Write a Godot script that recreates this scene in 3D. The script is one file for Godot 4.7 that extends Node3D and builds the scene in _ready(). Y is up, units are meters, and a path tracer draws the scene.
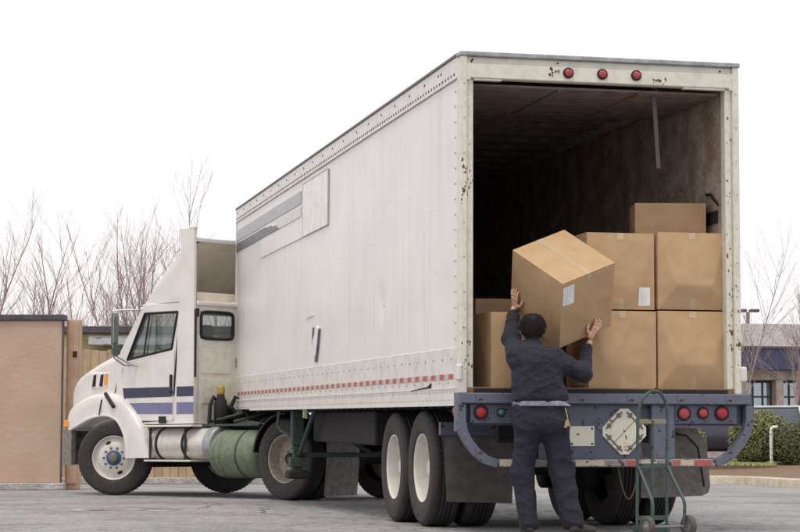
extends Node3D

# ---------------------------------------------------------------- mesh builder
class MB:
	var v := PackedVector3Array()
	var n := PackedVector3Array()
	var uv := PackedVector2Array()
	var ix := PackedInt32Array()
	func vert(p: Vector3, nn: Vector3, t := Vector2.ZERO) -> int:
		v.append(p); n.append(nn); uv.append(t)
		return v.size() - 1
	func tri(a: Vector3, b: Vector3, c: Vector3) -> void:      # counter-clockwise seen from outside
		var nn := (b - a).cross(c - a).normalized()
		var i := vert(a, nn); vert(b, nn, Vector2(1, 0)); vert(c, nn, Vector2(1, 1))
		ix.append_array([i, i + 2, i + 1])
	func quad(a: Vector3, b: Vector3, c: Vector3, d: Vector3) -> void:
		var nn := (c - a).cross(d - b).normalized()
		var i := vert(a, nn, Vector2(0, 1)); vert(b, nn, Vector2(1, 1)); vert(c, nn, Vector2(1, 0)); vert(d, nn, Vector2(0, 0))
		ix.append_array([i, i + 2, i + 1, i, i + 3, i + 2])
	# box with chamfered edges; bs turns it
	func box(c: Vector3, s: Vector3, ch := 0.0, bs := Basis.IDENTITY) -> void:
		var h := s * 0.5
		var r: float = min(ch, min(h.x, min(h.y, h.z)) * 0.49)
		for ax in 3:
			for sg in [-1.0, 1.0]:
				var a := (ax + 1) % 3
				var b := (ax + 2) % 3
				var p := []
				for q in [[-1, -1], [1, -1], [1, 1], [-1, 1]]:
					var w := Vector3.ZERO
					w[ax] = sg * h[ax]; w[a] = q[0] * (h[a] - r); w[b] = q[1] * (h[b] - r)
					p.append(c + bs * w)
				if sg > 0: quad(p[0], p[1], p[2], p[3])
				else: quad(p[3], p[2], p[1], p[0])
		if r <= 0.0: return
		for ax in 3:
			var a := (ax + 1) % 3
			var b := (ax + 2) % 3
			for q in [[-1, -1], [1, -1], [1, 1], [-1, 1]]:
				var p := []
				for e in [[-1, 0], [1, 0], [1, 1], [-1, 1]]:
					var w := Vector3.ZERO
					w[ax] = e[0] * (h[ax] - r)
					w[a] = q[0] * (h[a] - (r if e[1] == 1 else 0.0))
					w[b] = q[1] * (h[b] - (0.0 if e[1] == 1 else r))
					p.append(c + bs * w)
				var cen: Vector3 = (p[0] + p[1] + p[2] + p[3]) * 0.25 - c
				if (p[1] - p[0]).cross(p[3] - p[0]).dot(cen) > 0: quad(p[0], p[1], p[2], p[3])
				else: quad(p[3], p[2], p[1], p[0])
		for sx in [-1, 1]:
			for sy in [-1, 1]:
				for sz in [-1, 1]:
					var p0 := c + bs * Vector3(sx * h.x, sy * (h.y - r), sz * (h.z - r))
					var p1 := c + bs * Vector3(sx * (h.x - r), sy * h.y, sz * (h.z - r))
					var p2 := c + bs * Vector3(sx * (h.x - r), sy * (h.y - r), sz * h.z)
					if sx * sy * sz > 0: tri(p0, p1, p2)
					else: tri(p2, p1, p0)
	# smooth grid of points: rows[i][j]; normal = d/di x d/dj
	func grid(rows: Array, flip := false, closed := false, us := 1.0, vs := 1.0) -> void:
		var ni: int = rows.size()
		var nj: int = rows[0].size()
		var base := v.size()
		for i in ni:
			for j in nj:
				var i0: int = max(i - 1, 0)
				var i1: int = min(i + 1, ni - 1)
				if closed:
					if i == 0 or i == ni - 1:
						i0 = ni - 2; i1 = 1
				var j0: int = max(j - 1, 0)
				var j1: int = min(j + 1, nj - 1)
				var du: Vector3 = rows[i1][j] - rows[i0][j]
				var dv: Vector3 = rows[i][j1] - rows[i][j0]
				var nn := du.cross(dv).normalized()
				if flip: nn = -nn
				vert(rows[i][j], nn, Vector2(us * i / float(ni - 1), vs * (1.0 - j / float(nj - 1))))
		for i in ni - 1:
			for j in nj - 1:
				var a := base + i * nj + j
				var b := base + (i + 1) * nj + j
				var c := b + 1
				var d := a + 1
				if flip: ix.append_array([a, b, c, a, c, d])
				else: ix.append_array([a, c, b, a, d, c])
	func tube(pts: Array, rad, seg := 8, caps := true) -> void:
		var rows := []
		for s in seg + 1: rows.append([])
		var prev := Vector3.ZERO
		for k in pts.size():
			var t: Vector3 = (pts[min(k + 1, pts.size() - 1)] - pts[max(k - 1, 0)]).normalized()
			var e := prev - t * prev.dot(t)
			if e.length() < 0.1:
				e = t.cross(Vector3.UP)
				if e.length() < 0.1: e = t.cross(Vector3.RIGHT)
			e = e.normalized(); prev = e
			var f := t.cross(e)
			var r: float = rad[k] if rad is Array else rad
			for s in seg + 1:
				var an := TAU * s / seg
				rows[s].append(pts[k] + (e * cos(an) + f * sin(an)) * r)
		grid(rows, false, true)
		if caps:
			for q in [0, pts.size() - 1]:
				for s in range(1, seg - 1):
					if q == 0: tri(rows[0][q], rows[s + 1][q], rows[s][q])
					else: tri(rows[0][q], rows[s][q], rows[s + 1][q])
	# profile of Vector2(radius, height along axis)
	func lathe(prof: Array, o: Vector3, axis: Vector3, seg := 24, flip := false, wob := 0.0, wmin := 0.0) -> void:
		var e := axis.cross(Vector3.UP)
		if e.length() < 0.1: e = axis.cross(Vector3.RIGHT)
		e = e.normalized()
		var f := axis.cross(e)
		var rows := []
		for s in seg + 1:
			var an := TAU * s / seg
			var row := []
			for p in prof:
				var r: float = maxf(p.x, .0006)
				if wob > 0.0 and r > wmin and s % 2 == 0: r -= wob
				row.append(o + axis * p.y + (e * cos(an) + f * sin(an)) * r)
			rows.append(row)
		grid(rows, flip, true)
	# flat polygon in the plane o + ex*x + ey*y, thickness d along ex x ey
	func prism(poly: Array, o: Vector3, ex: Vector3, ey: Vector3, d: float) -> void:
		var pl := PackedVector2Array(poly)
		if Geometry2D.is_polygon_clockwise(pl): pl.reverse()
		var ez := ex.cross(ey).normalized() * d
		var t := Geometry2D.triangulate_polygon(pl)
		for k in range(0, t.size(), 3):
			var q := [pl[t[k]], pl[t[k + 1]], pl[t[k + 2]]]
			if (q[1] - q[0]).cross(q[2] - q[0]) < 0: q.reverse()
			var w := []
			for p in q: w.append(o + ex * p.x + ey * p.y)
			tri(w[0] + ez, w[1] + ez, w[2] + ez)
			tri(w[2], w[1], w[0])
		for k in pl.size():
			var p: Vector2 = pl[k]
			var q: Vector2 = pl[(k + 1) % pl.size()]
			var a := o + ex * p.x + ey * p.y
			var b := o + ex * q.x + ey * q.y
			quad(a, b, b + ez, a + ez)
	func mesh() -> ArrayMesh:
		var m := ArrayMesh.new()
		var ar := []
		ar.resize(Mesh.ARRAY_MAX)
		ar[Mesh.ARRAY_VERTEX] = v; ar[Mesh.ARRAY_NORMAL] = n; ar[Mesh.ARRAY_TEX_UV] = uv; ar[Mesh.ARRAY_INDEX] = ix
		m.add_surface_from_arrays(Mesh.PRIMITIVE_TRIANGLES, ar)
		return m

# ---------------------------------------------------------------- helpers
var M := {}
var T := {}
var used := {}

func obj(called: String, mb: MB, m: Material, parent: Node3D) -> MeshInstance3D:
	return inst(called, mb.mesh(), m, parent)
func inst(called: String, mesh: Mesh, m: Material, parent: Node3D) -> MeshInstance3D:
	var o := MeshInstance3D.new()
	o.name = called; o.mesh = mesh; o.material_override = m
	parent.add_child(o, true)
	return o
func numbered(s: String) -> String:
	if not used.has(s):
		used[s] = 0
		return s
	used[s] += 1
	return "%s_%03d" % [s, used[s]]
func thing(called: String, label: String, category: String, at := Vector3.ZERO, turn := 0.0, group := "") -> Node3D:
	var o := Node3D.new()
	o.name = numbered(called)
	add_child(o)
	o.position = at; o.rotation.y = turn
	o.set_meta("label", label); o.set_meta("category", category)
	if group: o.set_meta("group", group)
	return o
func part(called: String, parent: Node3D) -> Node3D:
	var o := Node3D.new()
	o.name = called
	parent.add_child(o, true)
	return o
func struct(called: String, mb: MB, m: Material) -> MeshInstance3D:
	var o := obj(called, mb, m, self)
	o.set_meta("kind", "structure"); o.set_meta("label", called.replace("_", " ") + " of the parking lot"); o.set_meta("category", called.replace("_", " "))
	return o
func noise(sd: int, freq: float, oct := 4, kind := FastNoiseLite.TYPE_SIMPLEX_SMOOTH) -> FastNoiseLite:
	var f := FastNoiseLite.new()
	f.seed = sd; f.frequency = freq; f.fractal_octaves = oct; f.noise_type = kind
	return f
# seamless noise image pushed through a colour ramp [[t, Color], ...]
func ntex(sd: int, freq: float, oct: int, ramp: Array, size := 256, tall := 0) -> ImageTexture:
	var im := noise(sd, freq, oct).get_seamless_image(size, tall if tall > 0 else size)
	im.convert(Image.FORMAT_RGB8)
	var g := Gradient.new()
	g.offsets = PackedFloat32Array(ramp.map(func(r): return r[0]))
	g.colors = PackedColorArray(ramp.map(func(r): return r[1]))
	for y in im.get_height():
		for x in im.get_width():
			im.set_pixel(x, y, g.sample(im.get_pixel(x, y).r))
	im.generate_mipmaps()
	return ImageTexture.create_from_image(im)
func ntex2(sd: int, freq: float, ramp: Array, sd2: int, freq2: float, amp: float, size := 512) -> ImageTexture:
	var im := noise(sd, freq, 5).get_seamless_image(size, size)
	var im2 := noise(sd2, freq2, 3).get_seamless_image(size, size)
	var out := Image.create(size, size, false, Image.FORMAT_RGB8)
	var g := Gradient.new()
	g.offsets = PackedFloat32Array(ramp.map(func(r): return r[0]))
	g.colors = PackedColorArray(ramp.map(func(r): return r[1]))
	for y in size:
		for x in size:
			var c := g.sample(im.get_pixel(x, y).r)
			var k := 1.0 + (im2.get_pixel(x, y).r - 0.5) * amp
			out.set_pixel(x, y, Color(clampf(c.r * k, 0, 1), clampf(c.g * k, 0, 1), clampf(c.b * k, 0, 1)))
	out.generate_mipmaps()
	return ImageTexture.create_from_image(out)
# paint with chips: fine spots allowed only where a coarse field is high
func chip_tex(sd: int, coarse: float, thr: float, rust: Color) -> ImageTexture:
	var size := 512
	var a := noise(sd, 0.008, 3).get_seamless_image(size, size)
	var b := noise(sd + 1, 0.045, 4).get_seamless_image(size, size)
	var c := noise(sd + 2, 0.012, 3).get_seamless_image(size, size)
	var out := Image.create(size, size, false, Image.FORMAT_RGB8)
	for y in size:
		for x in size:
			var k := .95 + .05 * c.get_pixel(x, y).r
			var col := Color(k, k, k * .99)
			var h := maxf(0.0, a.get_pixel(x, y).r - coarse) * 1.6 + b.get_pixel(x, y).r * .55
			var e := h - (thr + .30)
			if e > 0.0: col = rust.lerp(rust.darkened(.35), clampf(e * 9.0, 0, 1))
			elif e > -.03: col = col.lerp(rust, .28)
			out.set_pixel(x, y, col)
	out.generate_mipmaps()
	return ImageTexture.create_from_image(out)
func ntex_normal(sd: int, freq: float, oct: int, st: float, size := 256) -> ImageTexture:
	var im := noise(sd, freq, oct).get_seamless_image(size, size)
	im.bump_map_to_normal_map(st)
	im.generate_mipmaps()
	return ImageTexture.create_from_image(im)
func c8(r: int, g: int, b: int) -> Color:
	return Color(r / 255.0, g / 255.0, b / 255.0)
func mk(col: Color, rough := 0.6, metal := 0.0, tex: Texture2D = null, scale := 1.0, world := false) -> StandardMaterial3D:
	var m := StandardMaterial3D.new()
	m.albedo_color = col; m.roughness = rough; m.metallic = metal
	if tex:
		m.albedo_texture = tex
		m.uv1_triplanar = true
		m.uv1_world_triplanar = world
		m.uv1_scale = Vector3.ONE * scale
	return m
func bump(m: StandardMaterial3D, tex: Texture2D, s := 0.5) -> StandardMaterial3D:
	m.normal_enabled = true; m.normal_texture = tex; m.normal_scale = s
	return m

func make_materials() -> void:
	var g := func(x: float) -> Color: return Color(x, x, x)
	T.dirt = ntex2(3, 0.012, [[0.0, c8(234, 231, 226)], [0.35, c8(246, 244, 241)], [0.6, Color.WHITE], [1.0, Color.WHITE]], 4, 0.09, 0.05)
	T.chips = chip_tex(11, .55, .315, c8(138, 100, 70))
	T.chips_few = chip_tex(14, .62, .36, c8(150, 112, 82))
	T.bluechips = chip_tex(21, .60, .345, c8(176, 158, 138))
	T.grime = ntex2(31, 0.015, [[0.0, g.call(0.74)], [0.5, g.call(0.88)], [1.0, g.call(1.0)]], 32, 0.12, 0.22)
	T.wood = ntex2(41, 0.01, [[0.0, c8(228, 222, 215)], [0.5, c8(243, 239, 234)], [1.0, Color.WHITE]], 42, 0.15, 0.10)
	T.card = ntex2(51, 0.008, [[0.0, c8(240, 237, 232)], [0.5, c8(249, 247, 244)], [1.0, Color.WHITE]], 52, 0.2, 0.06)
	T.ply = ntex2(61, 0.01, [[0.0, c8(186, 180, 176)], [0.4, c8(218, 213, 208)], [0.6, c8(232, 228, 223)], [0.72, c8(248, 245, 241)], [1.0, Color.WHITE]], 62, 0.06, 0.22)
	T.asphalt = ntex2(71, 0.006, [[0.0, g.call(0.78)], [0.35, g.call(0.86)], [0.5, g.call(0.90)], [0.65, g.call(0.95)], [1.0, Color.WHITE]], 72, 0.35, 0.70, 1024)
	T.asphn = ntex_normal(73, 0.2, 3, 6.0)
	T.cloth = ntex2(81, 0.02, [[0.0, g.call(0.82)], [1.0, Color.WHITE]], 82, 0.3, 0.25, 256)
	T.soft = ntex_normal(83, 0.02, 4, 5.0)
	T.fine = ntex_normal(84, 0.12, 3, 4.0)
	T.leaf = ntex2(91, 0.05, [[0.0, g.call(0.7)], [1.0, Color.WHITE]], 92, 0.2, 0.3, 256)
	M.frame = mk(c8(218, 215, 204), 0.5, 0, T.dirt, 1.6)
	M.header = mk(c8(218, 215, 204), 0.5, 0, T.dirt, 0.9)
	M.rail = mk(c8(219, 216, 212), 0.45, 0, T.dirt, 0.7)
	M.roofedge = mk(c8(120, 112, 110), 0.5, 0.3, T.grime, 1.0)
	M.lining = mk(c8(192, 178, 166), 0.9, 0, T.ply, 0.55)
	M.floorwood = mk(c8(140, 112, 90), 0.9, 0, T.wood, 1.0)
	M.ceiling = mk(c8(146, 132, 125), 0.8, 0, T.grime, 0.6)
	M.dark = mk(c8(44, 42, 42), 0.8, 0, T.grime, 1.2)
	M.black = mk(c8(24, 23, 24), 0.7)
	M.rubber = bump(mk(c8(66, 61, 61), 0.82, 0, T.grime, 2.2), T.fine, 0.3)
	M.flap = mk(c8(102, 96, 95), 0.85, 0, T.grime, 0.7)
	M.flap_light = mk(c8(136, 131, 128), 0.85, 0, T.grime, 1.1)
	M.blue = mk(c8(98, 102, 120), 0.5, 0, T.bluechips, 2.3)
	M.blue_dark = mk(c8(88, 92, 111), 0.55, 0, T.bluechips, 2.1)
	M.rimwhite = mk(c8(216, 213, 206), 0.45, 0, T.dirt, 1.5)
	M.rimgrey = mk(c8(190, 180, 166), 0.5, 0, T.grime, 1.6)
	M.nut = mk(c8(120, 115, 108), 0.5, 0.5)
	M.hubblue = mk(c8(60, 84, 130), 0.5)
	M.cabwhite = mk(c8(224, 221, 218), 0.3, 0, T.card, 0.5)
	M.cabwhite.clearcoat_enabled = true; M.cabwhite.clearcoat = 0.4; M.cabwhite.clearcoat_roughness = 0.2
	M.cabrear = mk(c8(226, 221, 211), 0.5, 0, T.dirt, 0.8)
	M.tan_inner = mk(c8(240, 232, 216), 0.85, 0, T.dirt, 0.5)
	M.navy = mk(c8(52, 52, 82), 0.4, 0, T.dirt, 0.8)
	M.lavender = mk(c8(118, 117, 156), 0.4, 0, T.dirt, 0.8)
	M.glass = mk(Color(0.35, 0.42, 0.41, 0.30), 0.03)
	M.glass.transparency = BaseMaterial3D.TRANSPARENCY_ALPHA
	M.seat = mk(c8(104, 106, 108), 0.9, 0, T.cloth, 3)
	M.steel = bump(mk(c8(214, 210, 204), 0.36, 0.25, T.dirt, 1.0), T.soft, 0.15)
	M.green_tank = mk(c8(126, 136, 115), 0.5, 0.1, T.grime, 0.9)
	M.green_frame = mk(c8(70, 82, 76), 0.7, 0, T.grime, 1.3)
	M.mirror_back = mk(c8(92, 106, 100), 0.4, 0, T.dirt, 1)
	M.chrome = mk(c8(200, 198, 196), 0.22, 0.9)
	M.greybumper = mk(c8(150, 146, 145), 0.5, 0.2, T.grime, 1.0)
	M.amber = mk(c8(235, 150, 40), 0.25)
	M.red = bump(mk(c8(158, 42, 46), 0.3), T.fine, 0.4)
	M.red_faded = bump(mk(c8(166, 66, 68), 0.4), T.fine, 0.4)
	M.lens_green = mk(c8(60, 120, 100), 0.4)
	M.tape_red = mk(c8(180, 88, 86), 0.5, 0, T.dirt, 2)
	M.tape_white = mk(c8(225, 220, 214), 0.5, 0, T.dirt, 2)
	M.tape_grey = mk(c8(196, 186, 180), 0.5, 0, T.dirt, 2)
	M.placard = mk(c8(222, 218, 204), 0.45, 0, T.chips_few, 1.6)
	M.stripe_grey = mk(c8(176, 176, 180), 0.5, 0, T.dirt, 0.9)
	M.stripe_dark = mk(c8(124, 125, 131), 0.5, 0, T.grime, 1.0)
	M.card = bump(mk(c8(187, 157, 122), 0.85, 0, T.card, 1.3), T.soft, 0.06)
	M.card_pink = bump(mk(c8(180, 151, 121), 0.85, 0, T.card, 1.3), T.soft, 0.06)
	M.packtape = mk(c8(192, 170, 142), 0.25, 0, T.card, 1.0)
	M.jacket = bump(mk(c8(38, 37, 51), 0.9, 0, T.cloth, 3.0), T.fine, 0.25)
	M.jacket.rim_enabled = true; M.jacket.rim = 0.2
	M.trousers = bump(mk(c8(37, 35, 50), 0.9, 0, T.cloth, 3.0), T.fine, 0.25)
	M.shirt = mk(c8(150, 151, 172), 0.9, 0, T.cloth, 4.0)
	M.skin = mk(c8(224, 180, 158), 0.55, 0, T.card, 4.0)
	M.skin.subsurf_scatter_enabled = true; M.skin.subsurf_scatter_strength = 0.1
	M.hair = bump(mk(c8(40, 30, 27), 0.75, 0, T.cloth, 6.0), T.fine, 0.8)
	M.shoe = mk(c8(70, 66, 62), 0.7, 0, T.grime, 3.0)
	M.sole = mk(c8(38, 36, 36), 0.8)
	M.handtruck = mk(c8(68, 86, 83), 0.5, 0.1, T.bluechips, 2.0)
	M.ht_wheel = mk(c8(96, 90, 88), 0.7, 0, T.grime, 4.0)
	M.asphalt = bump(mk(c8(159, 157, 158), 0.9, 0, T.asphalt, 0.075, true), T.asphn, 0.45)
	M.paint = mk(c8(196, 194, 190), 0.8, 0, T.grime, 0.8, true)
	M.concrete = bump(mk(c8(212, 200, 180), 0.9, 0, T.grime, 0.45, true), T.fine, 0.3)
	M.concrete_grey = bump(mk(c8(200, 195, 190), 0.9, 0, T.grime, 0.4, true), T.fine, 0.3)
	M.mulch = bump(mk(c8(140, 116, 96), 0.95, 0, T.grime, 1.6, true), T.fine, 1.0)
	M.grass_base = mk(c8(148, 148, 100), 0.95, 0, T.grime, 1.1, true)
	M.blade = mk(c8(168, 172, 118), 0.8)
	M.tanwall = bump(mk(c8(192, 166, 149), 0.85, 0, T.card, 0.3, true), T.fine, 0.07)
	M.tanpost = mk(c8(192, 164, 142), 0.85, 0, T.wood, 0.5, true)
	M.plank = []
	for k in 4: M.plank.append(mk([c8(188, 165, 138), c8(182, 159, 134), c8(193, 170, 143), c8(184, 162, 131)][k], 0.85, 0, T.wood, 0.6, true))
	M.ochre = mk(c8(198, 184, 138), 0.85, 0, T.grime, 0.4, true)
	M.cap = mk(c8(88, 83, 90), 0.7, 0, T.grime, 0.6, true)
	M.sheet = bump(mk(c8(158, 156, 160), 0.6, 0.1, T.grime, 0.7, true), T.soft, 0.4)
	M.bark = mk(c8(182, 160, 156), 0.95, 0, T.grime, 1.0, true)
	M.hedge = mk(c8(142, 146, 94), 0.6, 0, T.leaf, 1.2, true)
	M.hedge_dark = mk(c8(106, 112, 72), 0.6, 0, T.leaf, 1.2, true)
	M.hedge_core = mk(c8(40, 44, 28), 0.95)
	for q in [M.hedge, M.hedge_dark]:
		q.backlight_enabled = true; q.backlight = Color(0.1, 0.12, 0.04); q.cull_mode = BaseMaterial3D.CULL_DISABLED
	M.roof = bump(mk(c8(170, 164, 162), 0.9, 0, T.grime, 0.35, true), T.fine, 0.4)
	M.fascia = mk(c8(72, 79, 108), 0.6, 0, T.grime, 0.3, true)
	M.bwall = mk(c8(206, 192, 180), 0.85, 0, T.grime, 0.4, true)
	M.winframe = mk(c8(64, 58, 60), 0.5)
	M.winglass = mk(c8(160, 172, 176), 0.05, 0.6)
	M.carwhite = mk(c8(232, 232, 234), 0.25, 0, T.dirt, 0.6)
	M.cardark = mk(c8(54, 56, 72), 0.25, 0, T.dirt, 0.6)
	M.carglass = mk(c8(70, 80, 88), 0.05, 0.2)
	M.pipe = mk(c8(228, 226, 222), 0.5, 0, T.chips, 2.0)
	M.galv = mk(c8(130, 128, 128), 0.5, 0.4)
	M.brass = mk(c8(170, 150, 110), 0.4, 0.6)
	M.yellow = mk(c8(190, 160, 70), 0.5, 0, T.grime, 3)
	M.hose_red = mk(c8(150, 60, 60), 0.6)
	M.hose_blue = mk(c8(60, 80, 130), 0.6)
	M.side_white = mk(c8(228, 225, 222), 0.42, 0, T.dirt, 0.5)
	M.stripe_light = mk(c8(212, 211, 212), 0.5, 0, T.dirt, 0.9)
	M.capgrey = mk(c8(176, 180, 182), 0.4, 0.3, T.grime, 1.0)
	M.rustspot = mk(c8(92, 74, 62), 0.9)
	M.blue_rust = mk(c8(140, 132, 136), 0.65, 0, T.chips, 2.4)
	M.tape_worn = mk(c8(196, 184, 164), 0.6, 0, T.chips, 2.5)
	M.clip = mk(c8(130, 118, 100), 0.7, 0, T.grime, 4)
	M.ht_rust = mk(c8(140, 132, 112), 0.6, 0, T.bluechips, 2.5)
	M.rust = mk(c8(126, 90, 66), 0.9, 0, T.grime, 6)
	M.paint_fresh = mk(c8(222, 220, 216), 0.8, 0, T.grime, 0.8, true)
	M.crack = mk(c8(96, 93, 92), 0.95)
	M.strap = mk(c8(92, 88, 86), 0.8)
	M.rivet = mk(c8(178, 172, 166), 0.5, 0.2)
	M.line = mk(c8(160, 155, 152), 0.6)
	M.label = mk(Color.WHITE, 0.7)
	M.label.albedo_texture = label_image()
func label_image() -> ImageTexture:
	var im := Image.create(64, 96, false, Image.FORMAT_RGB8)
	im.fill(c8(226, 226, 228))
	var r := RandomNumberGenerator.new()
	r.seed = 5
	for y in range(10, 88, 9):
		im.fill_rect(Rect2i(7, y, r.randi_range(22, 50), 2), c8(186, 186, 192))
	im.generate_mipmaps()
	return ImageTexture.create_from_image(im)

# ---------------------------------------------------------------- wheels
# outward is +x; s scales a 1.05 m tyre
var wheel_cache := {}
func wheel_mesh(kind: String, s: float) -> Dictionary:
	var key := "%s%.3f" % [kind, s]
	if wheel_cache.has(key): return wheel_cache[key]
	var d := {}
	var X := Vector3.RIGHT
	var t := MB.new()
	var pr := [Vector2(.30, -.105), Vector2(.325, -.125), Vector2(.38, -.140), Vector2(.44, -.143), Vector2(.485, -.136), Vector2(.508, -.122), Vector2(.519, -.108), Vector2(.524, -.095)]
	for g in [-.055, -.018, .018, .055]:
		pr += [Vector2(.525, g - .008), Vector2(.512, g - .005), Vector2(.512, g + .005), Vector2(.525, g + .008)]
	for q in [[.524, .095], [.519, .108], [.508, .122], [.485, .136], [.470, .139], [.462, .136], [.44, .143], [.38, .140], [.345, .134], [.338, .130], [.325, .125], [.30, .105]]: pr.append(Vector2(q[0], q[1]))
	for i in pr.size(): pr[i] *= s
	t.lathe(pr, Vector3.ZERO, X, 112, false, .008 * s, .5 * s)
	d.tyre = t.mesh()
	var r := MB.new()
	var rp: Array
	if kind == "steer":
		rp = [[.300, .098], [.312, .116], [.308, .124], [.300, .120], [.292, .100], [.285, .070], [.272, .058], [.25, .070], [.21, .098], [.18, .108], [.12, .112], [.10, .112]]
	elif kind == "dual":
		rp = [[.300, .098], [.312, .116], [.308, .124], [.300, .120], [.292, .100], [.288, .04], [.280, -.03], [.268, -.05], [.24, -.06], [.16, -.062], [.11, -.062], [.10, -.02], [.09, .01], [.0, .014]]
	else:
		rp = [[.300, .10], [.308, .118], [.292, .100], [.285, .02], [.27, 0], [.0, 0]]
	var rpv := []
	for q in rp: rpv.append(Vector2(q[0], q[1]) * s)
	r.lathe(rpv, Vector3.ZERO, X, 48)
	if kind == "steer":      # closed back so that no light shows through
		r.lathe([Vector2(.0, -.08) * s, Vector2(.29, -.08) * s, Vector2(.30, .09) * s], Vector3.ZERO, X, 32)
	d.rim = r.mesh()
	var nb := MB.new()
	var zz: float = .112 if kind == "steer" else -.060
	for k in 10:
		var an := TAU * k / 10.0
		var c := Vector3(zz * s, cos(an) * .143 * s, sin(an) * .143 * s)
		nb.lathe([Vector2(.017, 0) * s, Vector2(.017, .018) * s, Vector2(.012, .028) * s, Vector2(.0, .03) * s], c, X, 8)
	d.nuts = nb.mesh()
	var hb := MB.new()
	if kind == "steer":
		hb.lathe([Vector2(.108, .112) * s, Vector2(.106, .128) * s, Vector2(.075, .134) * s], Vector3.ZERO, X, 24)
		d.ring = hb.mesh()
		hb = MB.new()
		hb.lathe([Vector2(.075, .13) * s, Vector2(.068, .165) * s, Vector2(.05, .175) * s, Vector2(.0, .177) * s], Vector3.ZERO, X, 20)
		d.hub = hb.mesh()
		hb = MB.new()
		for k in 2:
			var an := PI * k + 0.1
			var c := Vector3(.0905 * s, cos(an) * .222 * s, sin(an) * .222 * s)
			var tilt := Vector3(.8, cos(an) * .36, sin(an) * .36).normalized()
			var e1 := Vector3(0, -sin(an), cos(an))
			var e2 := tilt.cross(e1)
			var ring := []
			for q in 16: ring.append(c + e1 * cos(TAU * q / 16) * .04 * s + e2 * sin(TAU * q / 16) * .024 * s + tilt * .004)
			for q in range(1, 15): hb.tri(ring[0], ring[q], ring[q + 1])
		d.holes = hb.mesh()
	else:
		hb.lathe([Vector2(.10, -.06) * s, Vector2(.085, .0) * s, Vector2(.07, .05) * s, Vector2(.06, .06) * s, Vector2(.0, .062) * s], Vector3.ZERO, X, 20)
		d.hub = hb.mesh()
	wheel_cache[key] = d
	return d
func wheel(parent: Node3D, at: Vector3, turn: float, kind: String, s: float, rim: Material, hub: Material) -> Node3D:
	var d := wheel_mesh(kind, s)
	var w := part("wheel", parent)
	w.position = at; w.rotation.y = turn; w.rotation.x = 0.3
	inst("tyre", d.tyre, M.rubber, w)
	inst("rim", d.rim, rim, w)
	if kind == "inner": return w
	inst("lug_nuts", d.nuts, M.nut, w)
	inst("hub", d.hub, hub, w)
	if kind == "steer":
		inst("hub_ring", d.ring, M.hubblue, w)
		inst("hand_holes", d.holes, M.black, w)
	return w

# ---------------------------------------------------------------- trailer
const TW := 2.4698
const TH := 2.8366
const TL := 12.91
const DK := 1.163
func tl(u: float, v: float, w: float) -> Vector3: return Vector3(u, v + DK, -w)
func tbox(called: String, par: Node3D, m: Material, u0: float, u1: float, v0: float, v1: float, w0: float, w1: float, ch := 0.004) -> MeshInstance3D:
	var b := MB.new()
	b.box(tl((u0 + u1) / 2, (v0 + v1) / 2, (w0 + w1) / 2), Vector3(u1 - u0, v1 - v0, w1 - w0), ch)
	return obj(called, b, m, par)
func round_light(called: String, par: Node3D, c: Vector3, r: float, lens: Material) -> void:
	var p := part(called, par)
	var b := MB.new()
	b.lathe([Vector2(r * 1.28, 0), Vector2(r * 1.28, .012), Vector2(r * 1.1, .02), Vector2(r, .014)], c, Vector3.BACK, 20)
	obj("bezel", b, M.dark, p)
	b = MB.new()
	b.lathe([Vector2(r, .010), Vector2(r * .92, .024), Vector2(r * .6, .032), Vector2(0, .034)], c, Vector3.BACK, 20)
	obj("lens", b, lens, p)

func side_texture() -> ImageTexture:
	var W := 1536
	var Hh := 320
	var im := Image.create(W, Hh, false, Image.FORMAT_RGB8)
	var a := noise(101, 0.004, 4)
	var b := noise(102, 0.05, 3)
	var c := noise(103, 0.02, 3)
	for y in Hh:
		for x in W:
			var k := 0.885 + 0.03 * a.get_noise_2d(x, y * 2.0)
			k -= 0.035 * maxf(0.0, b.get_noise_2d(x * 1.0, y * 0.05)) # fine rain streaks
			k -= 0.045 * maxf(0.0, c.get_noise_2d(x * 1.0, y * 0.12) - 0.15)
			var sp := c.get_noise_2d(x * 3.0 + 900.0, y * 3.0)
			if sp > 0.62: k -= 0.06
			im.set_pixel(x, y, Color(k, k * 0.985, k * 0.972))
	var r := RandomNumberGenerator.new()
	r.seed = 9
	for q in 40:       # long shallow scuffs and scratches
		var x0 := r.randf_range(0, W); var y0 := r.randf_range(30, Hh - 6)
		var ln := r.randf_range(6, 70); var sl := r.randf_range(-0.15, 0.15)
		var dk := r.randf_range(0.02, 0.07)
		for s in int(ln):
			var px := int(x0 + s); var py := int(y0 + s * sl)
			if px < W and py >= 0 and py < Hh:
				var o := im.get_pixel(px, py)
				im.set_pixel(px, py, Color(o.r - dk, o.g - dk, o.b - dk))
	for q in 26:       # rust runs under the fixings
		var x0 := r.randi_range(4, W - 4); var y0 := r.randi_range(4, Hh - 40)
		var ln := r.randi_range(5, 26)
		for s in ln:
			var o := im.get_pixel(x0, y0 + s)
			var t := 0.22 * (1.0 - s / float(ln))
			im.set_pixel(x0, y0 + s, o.lerp(c8(165, 125, 95), t))
	im.generate_mipmaps()
	return ImageTexture.create_from_image(im)

func rivets(called: String, par: Node3D, m: Material, pts: Array, r: float, axis: Vector3) -> void:
	var b := MB.new()
	for p in pts: b.lathe([Vector2(r, 0), Vector2(r * .8, r * .45), Vector2(0, r * .6)], p, axis, 6)
	var o := obj(called, b, m, par)
	o.set_meta("kind", "stuff")

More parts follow.
